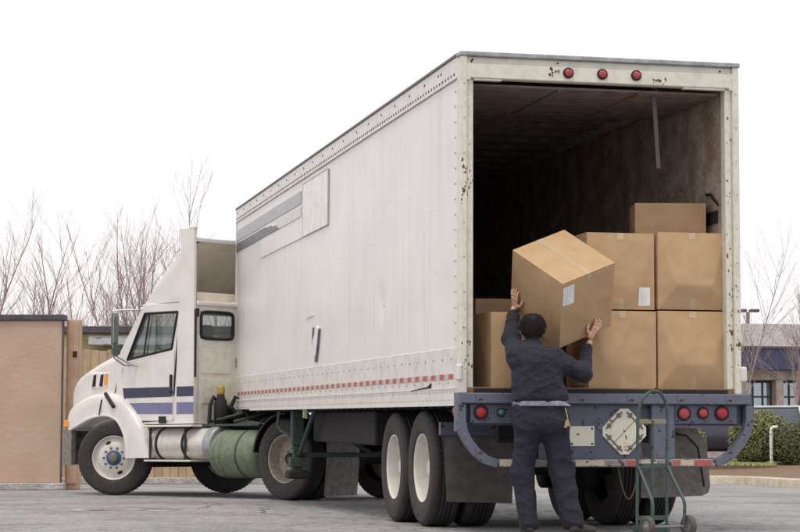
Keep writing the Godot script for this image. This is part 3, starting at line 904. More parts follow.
# polygon of [forward, up] pairs, outer face at l (left side: sg = 1, right side: -1)
func sidep(b: MB, poly: Array, l: float, th: float, sg := 1) -> void:
	var pl := []
	for p in poly: pl.append(Vector2(p[0], p[1]))
	b.prism(pl, Vector3(-l if sg == 1 else l - th, 0, 0), Vector3.FORWARD, Vector3.UP, th)
func build_tractor() -> void:
	var t := thing("tractor_truck", "white day cab truck tractor with purple door stripes coupled to the trailer", "truck", Vector3(-0.714, 0, -27.75), PI / 4)
	var b: MB
	# cab shell
	for sg in [1, -1]:
		b = MB.new()
		sidep(b, [[2.07, 1.04], [3.90, 1.04], [3.95, 1.98], [3.66, 1.99], [2.62, 2.12], [2.07, 2.12]], 1.03, .05, sg)
		sidep(b, [[2.07, 2.655], [2.49, 2.65], [3.25, 2.66], [3.36, 2.71], [3.30, 2.77], [2.07, 2.78]], 1.03, .05, sg)
		sidep(b, [[2.07, 2.12], [2.62, 2.12], [2.49, 2.65], [2.07, 2.655]], 1.0302, .05, sg)
		sidep(b, [[3.66, 1.99], [3.95, 1.98], [3.36, 2.71], [3.25, 2.66]], 1.0302, .05, sg)
		obj("cab_side", b, M.cabwhite, t)
		var d := part("door", t)
		b = MB.new()
		sidep(b, [[2.57, 1.09], [3.42, 1.09], [3.62, 1.28], [3.74, 1.55], [3.76, 1.94], [3.66, 1.975], [2.62, 2.10], [2.55, 2.10]], 1.043, .012, sg)
		obj("door_skin", b, M.cabwhite, d)
		b = MB.new()
		sidep(b, [[3.25, 2.66], [2.49, 2.65], [2.62, 2.12], [3.66, 1.99]], 1.008, .006, sg)
		obj("window_glass", b, M.glass, d)
		var lx: float = -1.034 * sg
		b = MB.new()
		var wp := [[3.25, 2.66], [2.49, 2.65], [2.62, 2.12], [3.66, 1.99], [3.25, 2.66]]
		for k in 4: b.tube([Vector3(lx, wp[k][1], -wp[k][0]), Vector3(lx, wp[k + 1][1], -wp[k + 1][0])], .019, 6)
		b.tube([Vector3(lx, 2.655, -3.14), Vector3(lx, 2.05, -3.27)], .013, 6)
		obj("window_seal", b, M.black, d)
		b = MB.new()
		b.tube([Vector3(lx, 2.50, -2.455), Vector3(lx, 2.1, -2.50), Vector3(lx, 1.45, -2.56)], .014, 6)
		b.tube([Vector3(lx, 1.10, -2.56), Vector3(lx, 1.075, -3.42), Vector3(lx, 1.27, -3.64)], .008, 5)
		obj("door_seam", b, M.black, d)
		b = MB.new()
		b.box(Vector3(-1.06 * sg, 1.66, -2.60), Vector3(.03, .18, .04), .008)
		b.box(Vector3(-1.06 * sg, 1.50, -2.60), Vector3(.03, .05, .05), .008)
		obj("handle", b, M.dark, d)
		b = MB.new()
		sidep(b, [[2.575, 1.432], [3.72, 1.424], [3.755, 1.575], [2.575, 1.572]], 1.0455, .004, sg)
		obj("stripe", b, M.navy, d)
		b = MB.new()
		sidep(b, [[2.575, 1.18], [3.47, 1.192], [3.63, 1.352], [2.575, 1.346]], 1.0455, .004, sg)
		obj("stripe", b, M.lavender, d)
		for y in [1.30, 1.85]:
			b = MB.new()
			b.box(Vector3(-1.045 * sg, y, -3.775), Vector3(.03, .09, .035), .006)
			obj("hinge", b, M.cabwhite, d)
		b = MB.new()
		b.box(Vector3(-1.05 * sg, 1.10, -2.80), Vector3(.02, .10, .16), .009)
		obj("kick_vent", b, M.black, d)
		# side extender behind the door, up to the roof fairing
		var ex := part("side_fairing", t)
		b = MB.new()
		sidep(b, [[2.05, 1.04], [2.43, 1.04], [2.43, 2.30], [2.39, 2.74], [2.36, 3.55], [2.40, 3.84], [2.06, 3.82]], 1.085, .04, sg)
		obj("panel", b, M.cabwhite, ex)
		b = MB.new()
		sidep(b, [[2.05, 1.43], [2.43, 1.43], [2.43, 1.572], [2.05, 1.572]], 1.0875, .003, sg)
		obj("stripe", b, M.navy, ex)
		b = MB.new()
		sidep(b, [[2.05, 1.178], [2.43, 1.178], [2.43, 1.346], [2.05, 1.346]], 1.0875, .003, sg)
		obj("stripe", b, M.lavender, ex)
		b = MB.new()
		b.tube([Vector3(-1.06 * sg, 1.70, -2.045), Vector3(-1.06 * sg, 2.66, -2.045)], .016, 6)
		b.box(Vector3(-1.05 * sg, 2.62, -2.02), Vector3(.05, .12, .05), .01)
		obj("rear_edge_bracket", b, M.dark, ex)
		b = MB.new()
		b.box(Vector3(-1.062 * sg, 3.84, -2.12), Vector3(.05, .05, .17), .02)
		obj("top_cap", b, M.cabrear, ex)
	# rear wall with two windows
	var rw := part("rear_wall", t)
	b = MB.new()
	for q in [[1.04, 2.25, -1.0, 1.0], [2.645, 2.76, -1.0, 1.0], [2.25, 2.645, -.34, .34], [2.25, 2.645, .955, 1.0], [2.25, 2.645, -1.0, -.955]]:
		b.box(tp(2.085, (q[0] + q[1]) / 2, (q[2] + q[3]) / 2), Vector3(q[3] - q[2], q[1] - q[0], .03))
	obj("sheet", b, M.cabrear, rw)
	for l in [.40, -.93]:
		for q in [[1.76, 2.10], [1.33, 1.68]]: fbox("pressed_panel", rw, M.cabrear, 2.06, 2.07, q[0], q[1], l, l + .53, .009)
		var win := part("rear_window", rw)
		b = MB.new()
		b.box(tp(2.085, 2.4475, l + .2475), Vector3(.60, .385, .005))
		b.v = b.v
		inst("pane", b.mesh(), M.glass, win)
		b = MB.new()
		var lc: float = .6475 if l > 0 else -.6475
		var ring := []
		for k in 33:
			var an := TAU * k / 32.0
			var cx := signf(cos(an)) * pow(absf(cos(an)), .3)
			var cy := signf(sin(an)) * pow(absf(sin(an)), .3)
			ring.append(tp(2.065, 2.4475 + cy * .192, lc + cx * .30))
		b.tube(ring, .024, 6, false)
		inst("seal", b.mesh(), M.black, win)
	fbox("drip_rail", rw, M.cabwhite, 2.04, 2.12, 2.72, 2.785, -1.03, 1.03, .02)
	fbox("grab_handle", rw, M.dark, 2.02, 2.06, 1.85, 2.0, .26, .30, .008)
	fbox("cab_floor", t, M.dark, 2.1, 3.9, 1.0, 1.038, -.98, .98)
	fbox("firewall", t, M.dark, 3.80, 3.86, 1.04, 1.95, -.95, .95)
	fbox("dashboard", t, M.dark, 3.35, 3.80, 1.75, 2.0, -.95, .95, .06)
	for l in [.55, -.55]:
		var st := part("seat", t)
		fbox("cushion", st, M.seat, 2.55, 3.05, 1.45, 1.6, l - .25, l + .25, .05)
		fbox("backrest", st, M.seat, 2.40, 2.56, 1.55, 2.28, l - .25, l + .25, .06)
		fbox("headrest", st, M.seat, 2.42, 2.52, 2.30, 2.48, l - .14, l + .14, .04)
	b = MB.new()
	var sw := []
	for k in 25: sw.append(tp(3.15 + .10 * sin(TAU * k / 24), 2.03 + .20 * sin(TAU * k / 24), .55 + .23 * cos(TAU * k / 24)))
	b.tube(sw, .018, 6, false)
	b.tube([tp(3.15, 2.03, .55), tp(3.5, 1.8, .55)], .03, 6)
	obj("steering_wheel", b, M.black, t)
	fbox("roof", t, M.cabwhite, 2.09, 3.34, 2.765, 2.80, -1.02, 1.02, .012)
	b = MB.new()
	b.quad(tp(3.94, 1.98, .96), tp(3.94, 1.98, -.96), tp(3.345, 2.71, -.96), tp(3.345, 2.71, .96))
	obj("windshield", b, M.glass, t)
	fbox("visor", t, M.cabwhite, 3.28, 3.42, 2.70, 2.765, -1.0, 1.0, .02)
	# roof fairing: white outside, bare inside
	var rf := part("roof_fairing", t)
	var cv := [[3.32, 2.80, .98], [3.14, 2.98, 1.0], [2.94, 3.16, 1.02], [2.76, 3.31, 1.03], [2.58, 3.45, 1.035], [2.42, 3.55, 1.035], [2.28, 3.62, 1.035], [2.16, 3.665, 1.035], [2.09, 3.68, 1.035]]
	for pass_i in 2:
		var rows := []
		var o: float = 0.0 if pass_i == 0 else .03
		for c in cv:
			var row := []
			var hw: float = c[2] - o
			var ht: float = c[1] - o
			for k in 5: row.append(tp(c[0], lerp(2.795, ht - .05 * clampf((ht - 2.8) / .5, 0, 1), k / 4.0), hw))
			for k in 13:
				var q: float = k / 12.0 * 2 - 1
				var edge := pow(absf(q), 6.0)
				row.append(tp(c[0], ht + .03 * (1 - q * q) - edge * .02 * clampf((ht - 2.8) / .5, 0, 1), -q * hw * .97))
			for k in range(4, -1, -1): row.append(tp(c[0], lerp(2.795, ht - .05 * clampf((ht - 2.8) / .5, 0, 1), k / 4.0), -hw))
			rows.append(row)
		b = MB.new()
		b.grid(rows, pass_i == 1)
		obj("outer_shell" if pass_i == 0 else "inner_shell", b, M.cabwhite if pass_i == 0 else M.tan_inner, rf)
	fbox("rear_lip", rf, M.cabwhite, 2.07, 2.11, 3.64, 3.70, -1.03, 1.03, .008)
	fbox("inner_flange", rf, M.tan_inner, 2.20, 2.24, 2.80, 2.93, -1.0, 1.0, .01)
	# hood
	var hd := part("hood", t)
	var st2 := [[3.94, 2.11, .95], [4.2, 2.08, .935], [4.55, 1.985, .915], [4.85, 1.89, .895], [5.05, 1.815, .88], [5.15, 1.76, .87], [5.21, 1.70, .862], [5.245, 1.61, .855], [5.255, 1.45, .85], [5.25, 1.0, .85]]
	var rows2 := []
	for c in st2:
		var row := []
		var hw: float = c[2]
		var yt: float = c[1]
		var r := .13
		var y0: float = min(1.0, yt - .3)
		for k in 4: row.append(tp(c[0], lerp(y0, yt - r, k / 4.0), hw))
		for k in 7:
			var an := PI / 2 * k / 6.0
			row.append(tp(c[0], yt - r + r * sin(an), hw - r + r * cos(an)))
		for k in range(1, 6): row.append(tp(c[0], yt + .03 * sin(PI * k / 6.0), lerp(hw - r, -(hw - r), k / 6.0)))
		for k in range(6, -1, -1):
			var an := PI / 2 * k / 6.0
			row.append(tp(c[0], yt - r + r * sin(an), -(hw - r + r * cos(an))))
		for k in range(3, -1, -1): row.append(tp(c[0], lerp(y0, yt - r, k / 4.0), -hw))
		rows2.append(row)
	b = MB.new()
	b.grid(rows2, true)
	obj("hood_skin", b, M.cabwhite, hd)
	fbox("grille", hd, M.chrome, 5.24, 5.28, 1.02, 1.55, -.62, .62, .02)
	for sg in [1, -1]:
		fbox("louvre_plate", hd, M.cabwhite, 4.23, 4.70, 1.59, 1.835, sg * .86, sg * .942, .03)
		for f in [4.60, 4.42]:
			b = MB.new()
			sidep(b, [[f - .035, 1.62], [f + .045, 1.62], [f + .01, 1.79], [f - .055, 1.80]], .949, .006, sg)
			obj("louvre", b, M.black, hd)
		b = MB.new()
		sidep(b, [[4.27, 1.635], [4.345, 1.635], [4.335, 1.80], [4.26, 1.805]], .952, .008, sg)
		obj("marker_lens", b, M.amber, hd)
		b = MB.new()
		var sx: float = -sg
		b.tube([Vector3(.90 * sx, 2.06, -3.99), Vector3(.955 * sx, 1.93, -4.0), Vector3(.96 * sx, 1.7, -4.0), Vector3(.98 * sx, 1.52, -4.02), Vector3(1.16 * sx, 1.40, -4.12), Vector3(1.17 * sx, 1.18, -4.16)], .010, 5)
		obj("cowl_gap", b, M.black, hd)
		b = MB.new()
		b.tube([Vector3(1.13 * sx, 1.50, -4.06), Vector3(1.19 * sx, 1.30, -3.78)], .030, 6)
		obj("hood_latch", b, M.dark, hd)
		# fender
		var oc := [[5.02, .98], [5.01, 1.22], [4.90, 1.34], [4.7, 1.43], [4.4, 1.50], [4.05, 1.51], [3.75, 1.44], [3.5, 1.29], [3.24, 1.03], [3.1, .78], [3.02, .55]]
		var ic := [[4.86, .96], [4.80, .98], [4.70, 1.01], [4.56, 1.06], [4.35, 1.12], [4.05, 1.15], [3.86, 1.12], [3.72, 1.05], [3.60, .90], [3.55, .74], [3.54, .55]]
		# smooth both curves
		var c1 := Curve3D.new()
		var c2 := Curve3D.new()
		var fr := []
		for k in 41:
			var q: float = k / 40.0 * 10.0
			var k0 := int(min(q, 9.0))
			var fq := q - k0
			fr.append([_cr(oc, k0, fq), _cr(ic, k0, fq)])
		var rr := []
		for p in fr:
			var O: Vector2 = p[0]
			var I: Vector2 = p[1]
			var row := []
			for z in [[I, .62], [I, 1.10], [I.lerp(O, .01), 1.155], [I.lerp(O, .05), 1.172], [I.lerp(O, .12), 1.165], [I.lerp(O, .18), 1.150], [I.lerp(O, .5), 1.155], [I.lerp(O, .80), 1.145], [I.lerp(O, .93), 1.115], [I.lerp(O, .99), 1.06], [O + Vector2(0, .01), .98], [O + Vector2(0, .03), .85], [O + Vector2(0, .03), .62]]:
				row.append(tp(z[0].x, z[0].y, z[1] * sg))
			rr.append(row)
		b = MB.new()
		b.grid(rr, sg == 1)
		obj("fender", b, M.cabwhite, hd)
	# bumper
	b = MB.new()
	var pl := []
	for q in [[-1.16, 4.86], [-1.14, 5.10], [-.8, 5.36], [.8, 5.36], [1.14, 5.10], [1.16, 4.86], [1.08, 4.86], [1.06, 5.05], [.75, 5.28], [-.75, 5.28], [-1.06, 5.05], [-1.08, 4.86]]: pl.append(Vector2(q[0], q[1]))
	b.prism(pl, Vector3(0, .96, 0), Vector3.RIGHT, Vector3.FORWARD, .001)
	var b2 := MB.new()
	b2.prism(pl, Vector3(0, .44, 0), Vector3.RIGHT, Vector3.FORWARD, .52)
	obj("front_bumper", b2, M.greybumper, t)
	for sg in [1, -1]:
		b = MB.new()
		b.box(tp(5.0, 1.06, 1.15 * sg), Vector3(.03, .10, .12), .012)
		obj("corner_marker", b, M.amber, t)
	# chassis
	for l in [.42, -.42]: fbox("frame_rail", t, M.dark, -1.0, 5.1, .74, .98, l - .045, l + .045)
	for f in [-.8, .7, 1.8]: fbox("frame_crossmember", t, M.dark, f, f + .12, .76, .96, -.37, .37)
	fbox("engine_block", t, M.dark, 3.0, 4.9, .55, 1.25, -.36, .36, .05)
	fbox("deck_plate", t, M.green_frame, .75, 2.03, 1.0, 1.03, -.5, .98)
	b = MB.new()
	b.lathe([Vector2(.0, .98), Vector2(.45, .98), Vector2(.48, 1.04), Vector2(.4, 1.07), Vector2(0, 1.07)], tp(.15, 0, 0), Vector3.UP, 28)
	obj("fifth_wheel", b, M.dark, t)
	for l in [.42]: fbox("fifth_wheel_mount", t, M.dark, -.3, .6, .9, 1.0, -.42, .42)
	b = MB.new()
	b.tube([tp(0, .55, -.95), tp(0, .55, .95)], .08, 12)
	b.lathe([Vector2(0, -.22), Vector2(.17, -.17), Vector2(.22, 0), Vector2(.17, .17), Vector2(0, .22)], tp(0, .55, 0), Vector3.FORWARD, 18)
	obj("drive_axle", b, M.dark, t)
	b = MB.new()
	b.tube([tp(3.88, .50, -.95), tp(3.88, .46, -.5), tp(3.88, .46, .5), tp(3.88, .50, .95)], .055, 8)
	obj("steer_axle", b, M.dark, t)
	for l in [.50, -.50]:
		b = MB.new()
		for k in 5: b.box(tp(.0, .66 + k * .018, l), Vector3(.08, .016, 1.2 - k * .2))
		for k in 3: b.box(tp(3.88, .56 + k * .018, l), Vector3(.08, .016, 1.2 - k * .25))
		obj("leaf_spring", b, M.dark, t)
	# tanks and steps
	for sg in [1]:
		var tk := part("fuel_tank", t)
		var lc: float = .88 * sg
		b = MB.new()
		b.lathe([Vector2(0, 1.80), Vector2(.20, 1.80), Vector2(.235, 1.83), Vector2(.235, 3.02), Vector2(.20, 3.05), Vector2(0, 3.05)], tp(0, .755, lc), Vector3.FORWARD, 32)
		obj("shell", b, M.steel, tk)
		for f in [2.86, 2.26]:
			b = MB.new()
			b.lathe([Vector2(.238, f - .03), Vector2(.243, f - .025), Vector2(.243, f + .025), Vector2(.238, f + .03)], tp(0, .755, lc), Vector3.FORWARD, 32)
			obj("strap", b, M.dark, tk)
		fbox("step", t, M.cabwhite, 1.98, 3.10, .995, 1.025, lc - .15, lc + .30, .006)
		fbox("step", t, M.steel, 2.0, 3.05, .50, .525, lc - .1, lc + .31, .006)
		for f in [2.95, 2.15]: fbox("step_hanger", t, M.dark, f, f + .04, .52, .99, lc + .24, lc + .26, .003)
		tk = part("air_tank", t)
		b = MB.new()
		b.lathe([Vector2(0, 1.60), Vector2(.25, 1.60), Vector2(.275, 1.63), Vector2(.275, 1.77), Vector2(.25, 1.80), Vector2(0, 1.80)], tp(0, .735, lc), Vector3.FORWARD, 32)
		obj("shell", b, M.capgrey, tk)
		tk = part("green_tank", t)
		b = MB.new()
		b.lathe([Vector2(0, .62), Vector2(.22, .635), Vector2(.30, .68), Vector2(.335, .76), Vector2(.335, 1.50), Vector2(.32, 1.56), Vector2(.27, 1.60), Vector2(0, 1.61)], tp(0, .615, lc), Vector3.FORWARD, 36)
		obj("shell", b, M.green_tank, tk)
		for f in [.98, 1.36, 1.46]:
			b = MB.new()
			b.lathe([Vector2(.336, f - .02), Vector2(.344, f - .015), Vector2(.344, f + .015), Vector2(.336, f + .02)], tp(0, .615, lc), Vector3.FORWARD, 36)
			obj("band", b, M.green_frame if f < 1.3 else M.green_tank, tk)
	fbox("battery_box", t, M.dark, 1.0, 2.8, .45, .95, -1.1, -.55, .03)
	# quarter fender and flaps
	for sg in [1, -1]:
		b = MB.new()
		var rq := []
		for k in 15:
			var an := deg_to_rad(8 + k * 6.2)
			rq.append([tp(.63 * cos(an), .55 + .63 * sin(an), .62 * sg), tp(.63 * cos(an), .55 + .63 * sin(an), 1.20 * sg), tp(.62 * cos(an), .55 + .62 * sin(an), 1.215 * sg), tp(.59 * cos(an), .55 + .59 * sin(an), 1.215 * sg)])
		b.grid(rq, sg == -1)
		obj("quarter_fender", b, M.black, t)
		b = MB.new()
		var rg := []
		for i in 7:
			var row := []
			for j in 7: row.append(tp(-.80 - .05 * sin(j / 6.0 * 2.0), lerp(.07, .92, j / 6.0), (lerp(1.20, .60, i / 6.0)) * sg))
			rg.append(row)
		b.grid(rg, sg == -1)
		obj("mud_flap", b, M.flap_light, t)
		fbox("flap_bracket", t, M.dark, -.85, -.80, .92, .98, .4 * sg, 1.2 * sg)
		# wheels
		var turn: float = PI if sg == 1 else 0.0
		wheel(t, tp(0, .55, 1.055 * sg), turn, "dual", 1.048, M.rimgrey, M.black)
		wheel(t, tp(0, .55, .71 * sg), turn, "inner", 1.048, M.rimgrey, M.black)
		wheel(t, tp(3.88, .55, 1.06 * sg), turn + .68, "steer", 1.048, M.rimwhite, M.nut)
		# mirrors
		var mr := part("mirror", t)
		fbox("housing", mr, M.mirror_back, 3.45, 3.50, 2.20, 2.66, sg * 1.36, sg * 1.47, .015)
		fbox("glass", mr, M.chrome, 3.442, 3.4495, 2.22, 2.64, sg * 1.37, sg * 1.46, .001)
		b = MB.new()
		b.lathe([Vector2(.0, -.03), Vector2(.06, -.025), Vector2(.085, 0), Vector2(.08, .012), Vector2(0, .014)], tp(3.46, 2.11, 1.40 * sg), Vector3.BACK, 20)
		obj("spot_mirror", b, M.mirror_back, mr)
		b = MB.new()
		b.tube([tp(3.53, 2.63, 1.41 * sg), tp(3.53, 2.70, 1.41 * sg), tp(3.30, 2.72, 1.05 * sg)], .011, 6)
		b.tube([tp(3.53, 2.22, 1.41 * sg), tp(3.52, 2.0, 1.38 * sg), tp(3.46, 1.90, 1.25 * sg), tp(3.42, 1.90, 1.05 * sg)], .014, 6)
		b.tube([tp(3.46, 2.03, 1.40 * sg), tp(3.42, 1.93, 1.20 * sg), tp(3.62, 1.95, 1.05 * sg)], .012, 6)
		obj("bracket", b, M.chrome, mr)
	# air lines behind the cab
	var al := part("air_lines", t)
	b = MB.new()
	b.lathe([Vector2(0, 1.03), Vector2(.09, 1.03), Vector2(.10, 1.22), Vector2(.09, 1.36), Vector2(.06, 1.40), Vector2(.05, 1.48), Vector2(0, 1.49)], tp(1.86, 0, .74), Vector3.UP, 18)
	b.tube([tp(1.86, 1.2, .60), tp(1.80, 1.42, .52), tp(1.72, 1.38, .42), tp(1.7, 1.1, .38)], .03, 8)
	b.tube([tp(1.9, 1.05, .92), tp(1.9, 1.30, .9), tp(1.9, 1.42, .84), tp(1.9, 1.35, .76)], .028, 8)
	b.tube([tp(1.8, 1.05, .5), tp(1.82, 1.25, .55), tp(1.85, 1.28, .70)], .035, 8)
	b.box(tp(1.9, 1.14, .55), Vector3(.22, .2, .1), .03)
	obj("reservoir", b, M.dark, al)
	b = MB.new()
	b.lathe([Vector2(.055, 1.46), Vector2(.06, 1.54), Vector2(.045, 1.58), Vector2(0, 1.60)], tp(1.86, 0, .74), Vector3.UP, 14)
	obj("cap", b, M.yellow, al)
	for q in [[M.hose_red, .1], [M.hose_blue, -.05], [M.dark, .25]]:
		b = MB.new()
		var hp := []
		for k in 17:
			var s := k / 16.0
			hp.append(tp(lerp(2.0, .9, s), 1.75 - 1.6 * s * (1 - s) - .45 * s + .03 * sin(k * 2.1), q[1] + .3 * sin(s * PI)))
		b.tube(hp, .022, 6)
		obj("hose", b, q[0], al)
	for k in 7:
		b = MB.new()
		var y := 1.06 + .03 * (k % 3)
		b.tube([tp(1.95 - k * .13, y, .9 - .05 * k), tp(1.8 - k * .13, y + .08, .5), tp(1.75 - k * .12, y + .02, .0)], .025, 6)
		obj("line", b, M.green_frame, al)
func _cr(p: Array, k: int, t: float) -> Vector2:
	var a := Vector2(p[max(k - 1, 0)][0], p[max(k - 1, 0)][1])
	var b := Vector2(p[k][0], p[k][1])
	var c := Vector2(p[k + 1][0], p[k + 1][1])
	var d := Vector2(p[min(k + 2, p.size() - 1)][0], p[min(k + 2, p.size() - 1)][1])
	return b.cubic_interpolate(c, a, d, t)

# ---------------------------------------------------------------- implicit figure
class Field:
	var a := PackedVector3Array()
	var ab := PackedVector3Array()
	var il := PackedFloat32Array()
	var ra := PackedFloat32Array()
	var rd := PackedFloat32Array()
	var k := 0.03
	var lo := -1e9
	var hi := 1e9
	var nz: FastNoiseLite = null
	var amp := 0.0
	var nscale := Vector3.ONE
	var cut_n := Vector3.ZERO       # keeps the side where (p - cut_p).cut_n < 0
	var cut_p := Vector3.ZERO
	func bone(p: Vector3, q: Vector3, r0: float, r1: float) -> void:
		a.append(p); ab.append(q - p); il.append(1.0 / max((q - p).length_squared(), 1e-8)); ra.append(r0); rd.append(r1 - r0)
	func d(p: Vector3) -> float:
		var m := 1e3
		for i in a.size():
			var w := p - a[i]
			var t := clampf(w.dot(ab[i]) * il[i], 0.0, 1.0)
			var e := (w - ab[i] * t).length() - ra[i] - rd[i] * t
			var h := k - absf(m - e)
			m = minf(m, e)
			if h > 0.0: m -= h * h / (4.0 * k)
		return m
	func f(p: Vector3) -> float:
		var m := d(p)
		if nz and absf(m) < 0.08: m -= amp * nz.get_noise_3dv(p * nscale)
		m = maxf(m, maxf(lo - p.y, p.y - hi))
		if cut_n != Vector3.ZERO: m = maxf(m, (p - cut_p).dot(cut_n))
		return m
func nets(mb: MB, fd: Field, cell: float) -> void:
	var mn := Vector3(1e9, 1e9, 1e9)
	var mx := -mn
	for i in fd.a.size():
		var r: float = max(fd.ra[i], fd.ra[i] + fd.rd[i]) + 3.0 * cell + fd.amp
		for p in [fd.a[i], fd.a[i] + fd.ab[i]]:
			mn = mn.min(p - Vector3.ONE * r); mx = mx.max(p + Vector3.ONE * r)
	mn.y = maxf(mn.y, fd.lo - 3.0 * cell); mx.y = minf(mx.y, fd.hi + 3.0 * cell)
	const B := 4
	var nx := (int((mx.x - mn.x) / cell) / B + 1) * B
	var ny := (int((mx.y - mn.y) / cell) / B + 1) * B
	var nzz := (int((mx.z - mn.z) / cell) / B + 1) * B
	var sx := nx + 1
	var sy := ny + 1
	var val := PackedFloat32Array()
	val.resize(sx * sy * (nzz + 1))
	val.fill(1e3)
	var blocks := []
	var lim: float = cell * B * 0.87 + fd.amp * 1.2 + fd.k * 0.3 + cell
	for bz in nzz / B:
		for by in ny / B:
			for bx in nx / B:
				var c := mn + Vector3(bx + .5, by + .5, bz + .5) * (cell * B)
				if absf(fd.f(c)) > lim: continue
				blocks.append([bx, by, bz])
				for z in range(bz * B, bz * B + B + 1):
					for y in range(by * B, by * B + B + 1):
						for x in range(bx * B, bx * B + B + 1):
							var id := x + sx * (y + sy * z)
							if val[id] > 999.0: val[id] = fd.f(mn + Vector3(x, y, z) * cell)
	var vid := {}
	var ed := [[0, 1], [2, 3], [4, 5], [6, 7], [0, 2], [1, 3], [4, 6], [5, 7], [0, 4], [1, 5], [2, 6], [3, 7]]
	for bk in blocks:
		for z in range(bk[2] * B, bk[2] * B + B):
			for y in range(bk[1] * B, bk[1] * B + B):
				for x in range(bk[0] * B, bk[0] * B + B):
					var id := x + sx * (y + sy * z)
					var g := [val[id], val[id + 1], val[id + sx], val[id + sx + 1], val[id + sx * sy], val[id + sx * sy + 1], val[id + sx * sy + sx], val[id + sx * sy + sx + 1]]
					var neg := 0
					for q in 8:
						if g[q] < 0.0: neg += 1
					if neg == 0 or neg == 8: continue
					var s := Vector3.ZERO
					var cnt := 0
					for e in ed:
						var ga: float = g[e[0]]
						var gb: float = g[e[1]]
						if (ga < 0.0) != (gb < 0.0):
							var t := ga / (ga - gb)
							var pa := Vector3(e[0] & 1, (e[0] >> 1) & 1, e[0] >> 2)
							var pb := Vector3(e[1] & 1, (e[1] >> 1) & 1, e[1] >> 2)
							s += pa.lerp(pb, t); cnt += 1
					var p := mn + (Vector3(x, y, z) + s / cnt) * cell
					var h := cell * .5
					var nn := Vector3(fd.f(p + Vector3(h, 0, 0)) - fd.f(p - Vector3(h, 0, 0)), fd.f(p + Vector3(0, h, 0)) - fd.f(p - Vector3(0, h, 0)), fd.f(p + Vector3(0, 0, h)) - fd.f(p - Vector3(0, 0, h))).normalized()
					vid[id] = mb.vert(p, nn, Vector2(p.x, p.y))
	for bk in blocks:
		for z in range(bk[2] * B, bk[2] * B + B):
			for y in range(bk[1] * B, bk[1] * B + B):
				for x in range(bk[0] * B, bk[0] * B + B):
					var id := x + sx * (y + sy * z)
					if not vid.has(id): continue
					var v0: float = val[id]
					for ax in 3:
						var st: int = [1, sx, sx * sy][ax]
						var v1: float = val[id + st]
						if (v0 < 0.0) == (v1 < 0.0): continue
						var u: int = [sx, sx * sy, 1][ax]
						var w: int = [sx * sy, 1, sx][ax]
						if not (vid.has(id - u) and vid.has(id - w) and vid.has(id - u - w)): continue
						var q := [vid[id], vid[id - u], vid[id - u - w], vid[id - w]]
						if v0 < 0.0: mb.ix.append_array([q[0], q[2], q[1], q[0], q[3], q[2]])
						else: mb.ix.append_array([q[0], q[1], q[2], q[0], q[2], q[3]])
func hand(fd: Field, palm: Vector3, dir: Vector3, nrm: Vector3, thumb: Vector3, spread: float) -> void:
	# nrm points from the back of the hand towards the thing held
	for q in [-.026, -.009, .009, .026]:
		fd.bone(palm - dir * .045 + thumb * q * .7, palm + dir * .038 + thumb * q, .014, .012)
	var ln := [.062, .078, .084, .074]
	var k := 0
	for q in [-.030, -.010, .010, .030]:
		var d0: Vector3 = (dir + thumb * float(q) * spread).normalized()
		var p: Vector3 = palm + dir * .04 + thumb * q
		for s in 3:
			var L: float = ln[k] * [.45, .32, .25][s]
			var e: Vector3 = p + (d0 + nrm * (.05 + .10 * s)).normalized() * L
			fd.bone(p, e, .0098 - .0010 * s, .0092 - .0012 * s)
			p = e
		k += 1
	var p0 := palm - dir * .03 + thumb * .026
	var p1 := p0 + (dir * .45 + thumb * .85 + nrm * .1).normalized() * .042
	var p2 := p1 + (dir * .8 + thumb * .55 + nrm * .15).normalized() * .032
	var p3 := p2 + (dir * .95 + thumb * .3 + nrm * .2).normalized() * .026
	fd.bone(p0, p1, .015, .0115); fd.bone(p1, p2, .0112, .0102); fd.bone(p2, p3, .0102, .0085)
